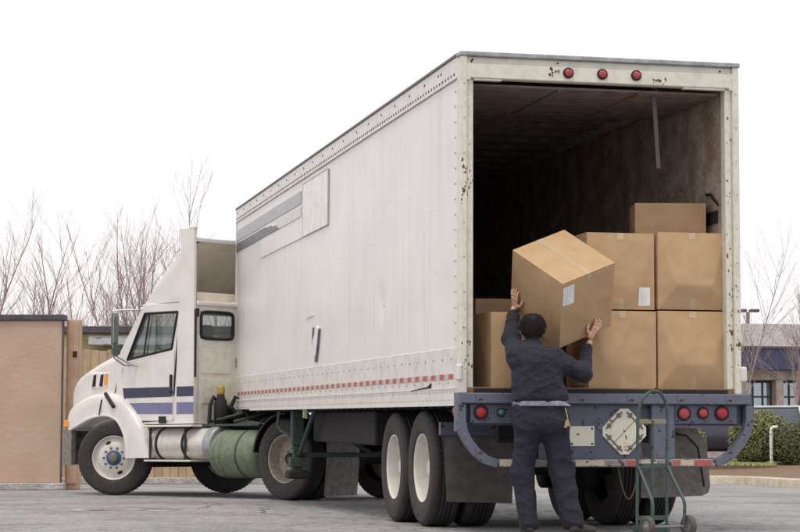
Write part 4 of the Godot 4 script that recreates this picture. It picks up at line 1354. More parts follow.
func build_person() -> void:
	var base := Vector3(1.19, 0, -16.2)
	var t := thing("person", "person in navy work jacket and trousers lifting a cardboard box at the trailer", "person", base)
	var J := {pel = Vector3(1.139, .973, -16.2), hipL = Vector3(1.042, .92, -16.2), hipR = Vector3(1.245, .92, -16.2), kneeL = Vector3(.985, .515, -16.22), ankL = Vector3(1.033, .10, -16.16),
		kneeR = Vector3(1.305, .515, -16.22), ankR = Vector3(1.385, .11, -16.14), chest = Vector3(1.105, 1.32, -16.2), neck = Vector3(1.072, 1.515, -16.22), head = Vector3(1.078, 1.675, -16.26),
		shL = Vector3(.955, 1.445, -16.2), elL = Vector3(.914, 1.60, -16.44), shR = Vector3(1.235, 1.425, -16.2), elR = Vector3(1.482, 1.316, -16.28)}
	var hb := held_box()
	var nl: Vector3 = hb.b.cross(hb.c).normalized()      # left face
	if nl.z < 0: nl = -nl
	var nr: Vector3 = hb.a.cross(hb.c).normalized()      # right face
	if nr.z < 0: nr = -nr
	var palmL: Vector3 = hb.n + hb.b * .86 + hb.c * .735 + nl * .030
	var dirL: Vector3 = (-hb.c.normalized() + hb.b.normalized() * .12).normalized()
	var palmR: Vector3 = hb.n + hb.a * .60 + hb.c * .93 + nr * .032
	var dirR: Vector3 = (hb.a * .14 - hb.c * .15).normalized()
	J.wrL = palmL - dirL * .085 + nl * .018
	J.wrR = palmR - dirR * .085 + nr * .018 + Vector3(-.01, -.03, 0)
	for k in J: J[k] -= base
	palmL -= base; palmR -= base
	# skin: one body with finer head and hands
	var mb := MB.new()
	var f := Field.new()
	f.k = .05
	f.bone(J.pel, J.chest, .09, .10); f.bone(J.chest, J.neck, .09, .055); f.bone(J.shL, J.shR, .05, .05)
	f.bone(J.shL, J.elL, .045, .038); f.bone(J.elL, J.wrL, .036, .027)
	f.bone(J.shR, J.elR, .045, .038); f.bone(J.elR, J.wrR, .036, .027)
	f.bone(J.hipL, J.kneeL, .075, .05); f.bone(J.kneeL, J.ankL, .05, .035); f.bone(J.hipR, J.kneeR, .075, .05); f.bone(J.kneeR, J.ankR, .05, .035)
	f.bone(J.hipL, J.hipR, .08, .08); f.bone(J.neck, J.head + Vector3(0, -.06, .01), .055, .055)
	nets(mb, f, .02)
	f = Field.new()
	f.k = .03
	var H: Vector3 = J.head
	f.bone(J.neck + Vector3(0, -.01, 0), H + Vector3(0, -.06, .01), .056, .055)
	f.bone(H + Vector3(0, .02, .025), H + Vector3(0, .025, -.02), .083, .080)
	f.bone(H + Vector3(0, -.02, -.04), H + Vector3(0, -.085, -.065), .066, .040)
	f.bone(H + Vector3(0, -.005, -.102), H + Vector3(0, -.035, -.122), .010, .015)      # nose
	f.bone(H + Vector3(-.02, -.07, -.098), H + Vector3(.02, -.07, -.098), .010, .010)   # mouth
	f.bone(H + Vector3(-.035, .022, -.09), H + Vector3(.035, .022, -.09), .014, .014)   # brow
	for s in [-1, 1]:
		f.bone(H + Vector3(.084 * s, .012, .005), H + Vector3(.079 * s, -.035, -.005), .014, .010)
		f.bone(H + Vector3(.088 * s, .015, .012), H + Vector3(.090 * s, -.005, .015), .010, .009)
	nets(mb, f, .006)
	f = Field.new()
	f.k = .010
	f.bone(J.wrL - dirL * .05 + nl * .01, J.wrL + dirL * .03, .027, .024)
	hand(f, palmL, dirL, -nl, dirL.cross(nl).normalized() * -1.0 if dirL.cross(nl).x < 0 else dirL.cross(nl).normalized(), 6.0)
	nets(mb, f, .0042)
	f = Field.new()
	f.k = .010
	f.bone(J.wrR - dirR * .05 + nr * .01, J.wrR + dirR * .03, .027, .024)
	var thR := dirR.cross(nr).normalized()
	if thR.x > 0: thR = -thR
	hand(f, palmR, dirR, -nr, thR, 8.0)
	nets(mb, f, .0042)
	obj("body", mb, M.skin, t)
	# hair
	f = Field.new()
	f.k = .03
	f.bone(H + Vector3(0, .028, .030), H + Vector3(0, .035, -.03), .094, .088)
	f.bone(H + Vector3(0, -.02, .035), H + Vector3(0, -.075, .030), .080, .060)
	f.bone(H + Vector3(-.045, .015, .02), H + Vector3(.045, .015, .02), .048, .048)
	f.nz = noise(5, 16.0, 3); f.amp = .005; f.nscale = Vector3(1.6, .4, 1.6)
	f.cut_n = Vector3(0, -.35, -1).normalized(); f.cut_p = H + Vector3(0, .02, -.055)
	mb = MB.new()
	nets(mb, f, .006)
	var rg := RandomNumberGenerator.new()
	rg.seed = 21
	for k in 2600:      # locks lying down the back of the head
		var d := Vector3(rg.randfn(0, 1), rg.randfn(.25, .8), rg.randfn(.6, .9)).normalized()
		if d.z < -.35: continue
		var c := H + Vector3(0, .005, .025)
		var r := .06
		for q in 14:
			if f.f(c + d * r) > 0.0: break
			r += .005
		var p := c + d * (r - .004)
		var dn := (Vector3(rg.randfn(0, .35), -1, rg.randfn(0, .2)) - d * Vector3(0, -1, 0).dot(d)).normalized()
		var L := rg.randf_range(.02, .04)
		mb.tube([p, p + dn * L * .5 + d * .001, p + dn * L + d * rg.randf_range(-.003, .002)], [.0016, .0016, .0005], 3, false)
	obj("hair", mb, M.hair, t)
	# jacket
	f = Field.new()
	f.k = .06
	var z0 := 0.0
	f.bone(Vector3(1.045, 1.12, -16.2) - base, Vector3(1.02, 1.36, -16.2) - base, .138, .112)
	f.bone(Vector3(1.215, 1.12, -16.2) - base, Vector3(1.17, 1.36, -16.2) - base, .138, .117)
	f.bone(Vector3(1.13, 1.15, -16.17) - base, Vector3(1.09, 1.40, -16.16) - base, .11, .10)
	f.bone(J.shL, J.shR, .078, .082)
	f.bone(J.chest + Vector3(0, .1, .03), J.neck + Vector3(0, -.03, .01), .09, .065)
	f.bone(J.neck + Vector3(0, -.035, 0), J.neck + Vector3(0, .012, 0), .066, .064)
	f.bone(J.shL, J.elL, .078, .062); f.bone(J.elL, J.wrL.lerp(J.elL, .14), .060, .046)
	f.bone(J.shR, J.elR, .082, .064); f.bone(J.elR, J.wrR.lerp(J.elR, .16), .062, .047)
	f.nz = noise(15, 3.6, 3); f.nz.fractal_type = FastNoiseLite.FRACTAL_RIDGED; f.amp = .017; f.nscale = Vector3(.75, 1.6, .75)
	f.lo = 1.088
	mb = MB.new()
	nets(mb, f, .0115)
	obj("jacket", mb, M.jacket, t)
	for q in [[J.wrL, J.elL, .14], [J.wrR, J.elR, .16]]:
		f = Field.new()
		f.k = .01
		var e: Vector3 = q[0].lerp(q[1], q[2] - .06)
		f.bone(e, q[0].lerp(q[1], q[2] + .12), .041, .044)
		mb = MB.new()
		nets(mb, f, .009)
		obj("cuff", mb, M.jacket, t)
	f = Field.new()
	f.k = .05
	f.bone(Vector3(1.05, 1.10, -16.2) - base, Vector3(1.21, 1.10, -16.2) - base, .132, .132)
	f.nz = noise(16, 6.0, 2); f.amp = .008
	f.lo = 1.072; f.hi = 1.118
	mb = MB.new()
	nets(mb, f, .010)
	obj("waistband", mb, M.jacket, t)
	# shirt tail
	f = Field.new()
	f.k = .05
	f.bone(Vector3(1.048, 1.06, -16.2) - base, Vector3(1.222, 1.06, -16.2) - base, .134, .134)
	f.bone(Vector3(1.28, 1.06, -16.10) - base, Vector3(1.35, 1.035, -16.12) - base, .03, .022)
	f.nz = noise(17, 11.0, 3); f.amp = .022; f.nscale = Vector3(1, .35, 1)
	f.lo = 1.042; f.hi = 1.085
	mb = MB.new()
	nets(mb, f, .008)
	obj("shirt_hem", mb, M.shirt, t)
	# trousers
	f = Field.new()
	f.k = .05
	f.bone(Vector3(1.045, 1.04, -16.2) - base, J.hipL, .122, .122)
	f.bone(Vector3(1.225, 1.04, -16.2) - base, J.hipR, .122, .124)
	f.bone(J.hipL + Vector3(.03, -.01, .02), J.hipR + Vector3(-.03, .0, .02), .10, .10)
	f.bone(J.hipL, J.kneeL, .104, .082); f.bone(J.kneeL, J.ankL, .082, .078)
	f.bone(J.hipR, J.kneeR, .106, .090); f.bone(J.kneeR, J.ankR, .090, .084)
	f.nz = noise(18, 3.6, 3); f.nz.fractal_type = FastNoiseLite.FRACTAL_RIDGED; f.amp = .014; f.nscale = Vector3(.8, 1.15, .8)
	f.lo = .055; f.hi = 1.06
	mb = MB.new()
	nets(mb, f, .0115)
	obj("trousers", mb, M.trousers, t)
	for q in [[Vector3(1.035, .0, -16.13), Vector3(1.01, 0, -16.40)], [Vector3(1.392, .0, -16.10), Vector3(1.545, .0, -16.28)]]:
		var sh := part("shoe", t)
		var a: Vector3 = q[0] - base
		var c: Vector3 = q[1] - base
		f = Field.new()
		f.k = .03
		f.bone(a + Vector3(0, .062, 0), a.lerp(c, .4) + Vector3(0, .062, 0), .042, .046)
		f.bone(a + Vector3(0, .09, 0), a.lerp(c, .15) + Vector3(0, .11, 0), .040, .046)
		f.bone(a.lerp(c, .4) + Vector3(0, .055, 0), c + Vector3(0, .045, 0), .048, .038)
		f.lo = .022
		mb = MB.new()
		nets(mb, f, .008)
		obj("upper", mb, M.shoe, sh)
		f = Field.new()
		f.k = .02
		f.bone(a + Vector3(0, .02, .005), c + Vector3(0, .02, 0), .046, .044)
		f.bone(a.lerp(c, .6) + Vector3(0, .02, 0), c + Vector3(0, .02, 0), .05, .044)
		f.lo = .0; f.hi = .026
		mb = MB.new()
		nets(mb, f, .008)
		obj("sole", mb, M.sole, sh)
	# keys on the belt
	var ky := MB.new()
	ky.tube([Vector3(1.325, 1.03, -16.10) - base, Vector3(1.34, .97, -16.085) - base, Vector3(1.345, .93, -16.09) - base], .006, 5)
	ky.box(Vector3(1.345, .905, -16.085) - base, Vector3(.03, .05, .006), .001, Basis(Vector3.BACK, .3))
	ky.box(Vector3(1.33, .895, -16.08) - base, Vector3(.02, .055, .006), .001, Basis(Vector3.BACK, -.2))
	obj("keys", ky, M.brass, t)

# ---------------------------------------------------------------- hand truck
func build_hand_truck() -> void:
	var t := thing("hand_truck", "green steel hand truck with rounded top handle standing at the bumper", "hand truck", Vector3(2.025, 0, -16.12), 0.5)
	# local: x across, z towards the operator (wheels), y up; leaning slightly
	var hw := .145
	var b := MB.new()
	var lean := func(y: float) -> float: return -.02 + .03 * y
	var pts := []
	for k in 4: pts.append(Vector3(-hw, .03 + k * .29, lean.call(.03 + k * .29)))
	for k in range(0, 13):
		var an := PI - PI * k / 12.0
		pts.append(Vector3(hw * cos(an), .96 + .205 * sin(an), lean.call(.96 + .2 * sin(an)) + .02 * sin(an)))
	for k in range(3, -1, -1): pts.append(Vector3(hw, .03 + k * .29, lean.call(.03 + k * .29)))
	b.tube(pts, .0135, 10)
	obj("frame_tube", b, M.handtruck, t)
	b = MB.new()
	b.tube([Vector3(0, .06, lean.call(.06)), Vector3(0, .93, lean.call(.93))], .013, 8)
	obj("center_tube", b, M.handtruck, t)
	for y in [.15, .565, .92]:
		b = MB.new()
		b.box(Vector3(0, y, lean.call(y)), Vector3(hw * 2 - .02, .038, .008), .002)
		obj("cross_bar", b, M.ht_rust if y > .9 else M.handtruck, t)
	b = MB.new()
	b.tube([Vector3(.02, 1.172, .02), Vector3(.08, 1.155, .02)], .021, 8)
	obj("grip", b, M.dark, t)
	for s in [-1, 1]:
		b = MB.new()
		b.tube([Vector3(hw * s, .56, .01), Vector3(hw * s, .50, .05), Vector3((hw + .01) * s, .30, .20), Vector3((hw + .01) * s, .25, .215), Vector3((hw + .01) * s, .09, .20)], .013, 8)
		obj("wheel_strut", b, M.handtruck, t)
		var w := part("wheel", t)
		var sx := Vector3(s, 0, 0)
		b = MB.new()
		b.lathe([Vector2(.055, -.024), Vector2(.075, -.026), Vector2(.086, -.016), Vector2(.088, 0), Vector2(.086, .016), Vector2(.075, .026), Vector2(.055, .024)], Vector3((hw + .055) * s, .089, .20), sx, 28)
		obj("tyre", b, M.ht_wheel, w)
		b = MB.new()
		b.lathe([Vector2(.0, -.015), Vector2(.03, -.016), Vector2(.055, -.02), Vector2(.058, 0), Vector2(.055, .02), Vector2(.03, .012), Vector2(.018, .03), Vector2(0, .032)], Vector3((hw + .055) * s, .089, .20), sx, 24)
		obj("rim", b, M.greybumper, w)
	b = MB.new()
	b.tube([Vector3(-hw - .05, .089, .20), Vector3(hw + .05, .089, .20)], .011, 8)
	obj("axle", b, M.galv, t)
	b = MB.new()
	b.box(Vector3(0, .006, -.13), Vector3(.36, .008, .22), .002)
	b.box(Vector3(0, .05, -.022), Vector3(.36, .09, .008), .002)
	obj("toe_plate", b, M.handtruck, t)

# ---------------------------------------------------------------- surroundings
func limb(b: MB, p: Vector3, d: Vector3, L: float, r: float, lev: int, rng: RandomNumberGenerator, upw: float) -> void:
	var n := 5 if lev < 2 else 3
	var pts := [p]
	var rad := [r]
	var dd := d
	for k in n:
		dd = (dd + Vector3(rng.randfn(0, .10), rng.randfn(0, .06) + upw, rng.randfn(0, .10))).normalized()
		pts.append(pts[-1] + dd * L / n)
		rad.append(lerp(r, r * (.38 if lev > 0 else .5), (k + 1.0) / n))
	b.tube(pts, rad, 6 if lev == 0 else (4 if lev == 1 else 3), false)
	if lev >= 4 or r < .0035: return
	var kids: int = [5, 6, 5, 3, 0][lev]
	for k in kids:
		var q: float = rng.randf_range(.3 if lev > 0 else .25, 1.0)
		var i := int(q * n)
		var fr := q * n - i
		var at: Vector3 = pts[i].lerp(pts[min(i + 1, n)], fr)
		var side := Vector3(rng.randfn(0, 1), rng.randfn(0, .25), rng.randfn(0, 1)).normalized()
		var nd := (dd * rng.randf_range(.55, 1.0) + side * rng.randf_range(.3, .6)).normalized()
		limb(b, at, nd, L * rng.randf_range(.45, .72), lerp(r, r * .45, q) * rng.randf_range(.5, .7), lev + 1, rng, upw)
func tree(at: Vector3, h: float, r: float, sd: int, label: String, group: String, m: Material, lean := Vector3.ZERO, stems := 1) -> void:
	var t := thing("bare_tree", label, "tree", at, 0, group)
	var rng := RandomNumberGenerator.new()
	rng.seed = sd
	var tb := MB.new()
	var cb := MB.new()
	for s in stems:
		var dd := (Vector3.UP + lean + Vector3(rng.randfn(0, .12), 0, rng.randfn(0, .12)) * (1.0 if stems > 1 else .3)).normalized()
		var pts := [Vector3(rng.randfn(0, .1) * (stems - 1), -.05, rng.randfn(0, .1) * (stems - 1))]
		var rad := [r * 1.25]
		var n := 10
		for k in n:
			dd = (dd + Vector3(rng.randfn(0, .05), .03, rng.randfn(0, .05))).normalized()
			pts.append(pts[-1] + dd * h / n)
			rad.append(lerp(r, r * .10, pow((k + 1.0) / n, .9)))
		tb.tube(pts, rad, 6, false)
		for k in int(24.0 / stems) + 8:
			var q := rng.randf_range(.22, .97)
			var i := int(q * n)
			var at2: Vector3 = pts[i].lerp(pts[i + 1], q * n - i)
			var side := Vector3(rng.randfn(0, 1), 0, rng.randfn(0, 1)).normalized()
			var nd := (Vector3.UP * rng.randf_range(.6, 1.3) + side * rng.randf_range(.25, .6) + lean * .5).normalized()
			limb(cb, at2, nd, h * rng.randf_range(.20, .38) * (1.15 - q * .6), lerp(r, r * .15, q) * rng.randf_range(.40, .6), 2, rng, .06)
	obj("trunk", tb, m, t)
	obj("crown", cb, m, t)
func hedge(label: String, c: Vector3, s: Vector3, sd: int, n: int, m: Material) -> void:
	var t := thing("hedge", label, "hedge", c, 0, "clipped hedges by the kerb")
	var rng := RandomNumberGenerator.new()
	rng.seed = sd
	var nz := noise(sd, 1.6, 3)
	var shape := func(d: Vector3) -> Vector3:
		var p := Vector3(signf(d.x) * pow(absf(d.x), .85), signf(d.y) * pow(absf(d.y), .85), signf(d.z) * pow(absf(d.z), .85))
		return (p * (1.0 + .10 * nz.get_noise_3dv(d * 2.0)) * s * .5)
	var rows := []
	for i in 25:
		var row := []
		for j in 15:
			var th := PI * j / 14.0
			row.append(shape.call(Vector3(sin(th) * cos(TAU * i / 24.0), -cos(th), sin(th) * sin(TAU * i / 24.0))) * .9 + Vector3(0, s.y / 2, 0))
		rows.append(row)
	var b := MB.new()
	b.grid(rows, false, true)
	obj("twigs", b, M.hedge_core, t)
	b = MB.new()
	for k in n:
		var d := Vector3(rng.randfn(0, 1), rng.randfn(0, 1), rng.randfn(0, 1)).normalized()
		if d.y < -.85: continue
		var p: Vector3 = shape.call(d) * rng.randf_range(.86, 1.05) + Vector3(0, s.y / 2, 0)
		var nn := (d + Vector3(rng.randfn(0, .6), rng.randfn(0, .6) + .3, rng.randfn(0, .6))).normalized()
		var e := nn.cross(Vector3(rng.randfn(0, 1), rng.randfn(0, 1), rng.randfn(0, 1))).normalized()
		var g := nn.cross(e)
		var sz := rng.randf_range(.018, .034)
		b.quad(p - e * sz, p - g * sz * .5, p + e * sz, p + g * sz * .5)
	obj("foliage", b, m, t)
func parked_car(label: String, at: Vector3, turn: float, m: Material) -> void:
	var t := thing("parked_car", label, "car", at, turn, "cars parked beyond the hedges")
	var b := MB.new()
	var st := [[-2.2, .55, .45, .72], [-2.1, .78, .32, .86], [-1.5, .86, .28, .93], [-.8, .88, .26, .96], [.6, .88, .26, .96], [1.4, .86, .28, .88], [2.0, .78, .30, .78], [2.2, .55, .42, .66]]
	var rows := []
	for c in st:
		var row := []
		for k in 17:
			var an := PI * 2 * k / 16.0 + PI / 4
			var cx := signf(cos(an)) * pow(absf(cos(an)), .4)
			var cy := signf(sin(an)) * pow(absf(sin(an)), .4)
			row.append(Vector3(cx * c[1], (c[2] + c[3]) / 2 + cy * (c[3] - c[2]) / 2, c[0]))
		rows.append(row)
	b.grid(rows, true)
	obj("body", b, m, t)
	rows = []
	var gl := MB.new()
	var rf := MB.new()
	var lo := [[-1.75, .74], [.95, .74]]
	var A := [Vector3(-.80, .92, -1.75), Vector3(-.80, .92, 1.05), Vector3(.80, .92, 1.05), Vector3(.80, .92, -1.75)]
	var Bq := [Vector3(-.62, 1.40, -1.05), Vector3(-.62, 1.42, .25), Vector3(.62, 1.42, .25), Vector3(.62, 1.40, -1.05)]
	for k in 4: gl.quad(A[k], A[(k + 1) % 4], Bq[(k + 1) % 4], Bq[k])
	obj("windows", gl, M.carglass, t)
	rf.box(Vector3(0, 1.43, -.4), Vector3(1.27, .05, 1.36), .022)
	for k in 4: rf.tube([A[k], Bq[k]], .035, 6)
	for sx in [-1, 1]: rf.tube([Vector3(.81 * sx, .93, -.4), Vector3(.64 * sx, 1.41, -.4)], .03, 6)
	obj("roof", rf, m, t)
	for sx in [-1, 1]:
		for z in [-1.35, 1.35]:
			var w := part("wheel", t)
			b = MB.new()
			b.lathe([Vector2(.19, -.1), Vector2(.29, -.1), Vector2(.32, -.07), Vector2(.32, .07), Vector2(.29, .1), Vector2(.19, .1)], Vector3(.78 * sx, .32, z), Vector3(sx, 0, 0), 24)
			obj("tyre", b, M.rubber, w)
			b = MB.new()
			b.lathe([Vector2(.20, .09), Vector2(.17, .07), Vector2(0, .08)], Vector3(.78 * sx, .32, z), Vector3(sx, 0, 0), 20)
			obj("rim", b, M.chrome, w)
	for sx in [-1, 1]:
		b = MB.new()
		b.box(Vector3(.62 * sx, .70, 2.08), Vector3(.24, .10, .14), .03)
		obj("headlight", b, M.chrome, t)
		b = MB.new()
		b.box(Vector3(.64 * sx, .72, -2.10), Vector3(.22, .12, .12), .03)
		obj("tail_light", b, M.red, t)
func parked_van(at: Vector3) -> void:
	var t := thing("parked_van", "low white parked van behind the hedges by the building", "van", at)
	var b := MB.new()
	var rows := []
	for c in [[-2.35, .70, .45, 1.20], [-2.28, .84, .32, 1.36], [-2.1, .90, .28, 1.41], [.9, .90, .28, 1.42], [1.3, .88, .28, 1.30], [1.8, .86, .28, 1.0], [2.2, .80, .32, .90], [2.35, .66, .42, .78]]:
		var row := []
		for k in 25:
			var an := TAU * k / 24.0 + PI / 4
			row.append(Vector3(c[0], (c[2] + c[3]) / 2 + signf(sin(an)) * pow(absf(sin(an)), .3) * (c[3] - c[2]) / 2, signf(cos(an)) * pow(absf(cos(an)), .3) * c[1]))
		rows.append(row)
	b.grid(rows)
	obj("body", b, M.carwhite, t)
	for s in [-1, 1]:
		wbox("window", t, M.carglass, .35, 1.05, .92, 1.25, .895 * s - .006, .895 * s + .006, .003)
		for x in [-1.45, 1.45]:
			var w := part("wheel", t)
			b = MB.new()
			b.lathe([Vector2(.19, -.1), Vector2(.29, -.1), Vector2(.32, -.07), Vector2(.32, .07), Vector2(.29, .1), Vector2(.19, .1)], Vector3(x, .32, .80 * s), Vector3(0, 0, s), 24)
			obj("tyre", b, M.rubber, w)
			b = MB.new()
			b.lathe([Vector2(.20, .09), Vector2(.17, .07), Vector2(0, .08)], Vector3(x, .32, .80 * s), Vector3(0, 0, s), 20)
			obj("rim", b, M.chrome, w)
		wbox("tail_light", t, M.red, -2.36, -2.28, .7, .95, .72 * s - .06, .72 * s + .06, .01)
	wbox("roof_trim", t, M.yellow, -2.1, .9, 1.405, 1.425, .60, .72, .004)
func wbox(called: String, par: Node3D, m: Material, x0: float, x1: float, y0: float, y1: float, z0: float, z1: float, ch := 0.005) -> MeshInstance3D:
	var b := MB.new()
	b.box(Vector3((x0 + x1) / 2, (y0 + y1) / 2, (z0 + z1) / 2), Vector3(x1 - x0, y1 - y0, z1 - z0), ch)
	return obj(called, b, m, par)

func build_ground() -> void:
	var b := MB.new()
	b.quad(Vector3(-300, 0, 60), Vector3(300, 0, 60), Vector3(300, 0, -400), Vector3(-300, 0, -400))
	struct("ground", b, M.asphalt)
	# worn paint and dusty wheel tracks on the asphalt
	var rng := RandomNumberGenerator.new()
	rng.seed = 77
	for q in [[5.2, 9.5, -20.5, -.02], [4.6, 9.8, -23.2, .01], [5.6, 10.5, -26.6, .0], [5.0, 8.2, -29.5, .02], [-9, -4.8, -27.0, .01]]:
		var sb := MB.new()
		var x: float = q[0]
		while x < q[1]:       # worn stall lines, broken into bits
			var w := rng.randf_range(.25, .9)
			var z: float = q[2] + (x - q[0]) * q[3]
			var h := rng.randf_range(.03, .06)
			sb.quad(Vector3(x, .004, z + h), Vector3(x + w, .004, z + h + w * q[3] + rng.randfn(0, .01)), Vector3(x + w, .004, z - h + w * q[3]), Vector3(x + rng.randf_range(0, .1), .004, z - h))
			x += w + rng.randf_range(.02, .5)
		struct("painted_line", sb, M.paint)
	for q in 5:               # cracks
		var cb := MB.new()
		var p := Vector3(rng.randf_range(-8, 9), .004, rng.randf_range(-32, -19))
		var dr := Vector3(rng.randfn(0, 1), 0, rng.randfn(0, 1)).normalized()
		for k in 22:
			dr = (dr + Vector3(rng.randfn(0, .35), 0, rng.randfn(0, .35))).normalized()
			var n := p + dr * rng.randf_range(.08, .22)
			var sd := Vector3(-dr.z, 0, dr.x) * rng.randf_range(.006, .016)
			if sd.dot(Vector3(-(n - p).z, 0, (n - p).x)) > 0: cb.quad(p - sd, p + sd, n + sd, n - sd)
			p = n
		if cb.v.size() > 0: struct("crack", cb, M.crack)
	var marks := [[-3.15, -22.9, .9, .5], [-2.75, -23.0, .4, .35]]
	for q in marks: worn_patch(q[0], q[1], q[2], q[3], rng)
	# kerb and planted island on the right, kerb under the enclosure on the left
	var kc := [Vector3(9.5, 0, -31.5), Vector3(6.9, 0, -34.5), Vector3(6.05, 0, -38.4), Vector3(2.0, 0, -40.0), Vector3(-2, 0, -40.2)]
	var cv := Curve3D.new()
	for p in kc: cv.add_point(p)
	var prof := [Vector2(0, -.02), Vector2(.02, .13), Vector2(.05, .155), Vector2(.20, .16), Vector2(.21, .10)]
	var smooth := []
	for k in 33:
		var q := k / 32.0 * (kc.size() - 1)
		var i := int(min(q, kc.size() - 1.001))
		smooth.append(kc[i].cubic_interpolate(kc[i + 1], kc[max(i - 1, 0)], kc[min(i + 2, kc.size() - 1)], q - i))
	var rows := []
	var back := []
	for k in 33:
		var tg: Vector3 = (smooth[min(k + 1, 32)] - smooth[max(k - 1, 0)]).normalized()
		var nn := Vector3(-tg.z, 0, tg.x)
		if nn.x * 1.0 + nn.z * -1.0 < 0: nn = -nn
		var row := []
		for p in prof: row.append(smooth[k] + nn * p.x + Vector3(0, p.y, 0))
		rows.append(row)
		var br := []
		for e in [[.2, .14], [.8, .24], [1.6, .34], [3.0, .40], [7.0, .38], [30.0, .30]]: br.append(smooth[k] + nn * e[0] + Vector3(0, e[1], 0))
		back.append(br)
	b = MB.new()
	b.grid(rows, true)
	struct("kerb", b, M.concrete)
	b = MB.new()
	for k in 32:
		for j in 5: b.quad(back[k][j], back[k + 1][j], back[k + 1][j + 1], back[k][j + 1])
	struct("planting_bed", b, M.mulch)
	b = MB.new()
	b.quad(Vector3(3.0, .33, -46.5), Vector3(60, .33, -46.5), Vector3(60, .33, -120), Vector3(3.0, .33, -120))
	struct("parking_apron", b, M.asphalt)
	# grass strip: blades on the slope
	var bl := MB.new()
	bl.quad(Vector3(-.012, 0, 0), Vector3(.012, 0, 0), Vector3(.004, .055, .02), Vector3(-.004, .055, .02))
	var mm := MultiMesh.new()
	mm.transform_format = MultiMesh.TRANSFORM_3D
	mm.mesh = bl.mesh()
	var spots := []
	for k in 9000:
		var x := rng.randf_range(5.6, 7.3)
		var z := rng.randf_range(-42.5, -39.4) + (x - 6.4) * .5
		spots.append(Transform3D(Basis(Vector3.UP, rng.randf() * TAU) * Basis(Vector3.RIGHT, rng.randf_range(-.6, .6)), Vector3(x, .34 + .05 * clampf((-39.6 - z) / 2.0, 0, 1), z)))
	mm.instance_count = spots.size()
	for k in spots.size(): mm.set_instance_transform(k, spots[k])
	var gi := MultiMeshInstance3D.new()
	gi.name = "grass"; gi.multimesh = mm; gi.material_override = M.blade
	gi.set_meta("kind", "stuff"); gi.set_meta("label", "short pale green grass on the planted bank"); gi.set_meta("category", "grass")
	add_child(gi)
func worn_patch(x: float, z: float, w: float, d: float, rng: RandomNumberGenerator) -> void:
	var b := MB.new()
	for k in 26:
		var px := x + rng.randf_range(-w, w) * .5
		var pz := z + rng.randf_range(-d, d) * .5
		var sw := rng.randf_range(.08, .3)
		var sd := rng.randf_range(.05, .2)
		var ring := []
		for q in 7: ring.append(Vector3(px + cos(TAU * q / 7) * sw * rng.randf_range(.6, 1.1), .004, pz - sin(TAU * q / 7) * sd * rng.randf_range(.6, 1.1)))
		for q in range(1, 6): b.tri(ring[0], ring[q], ring[q + 1])
	var o := struct("worn_paint", b, M.paint_fresh)
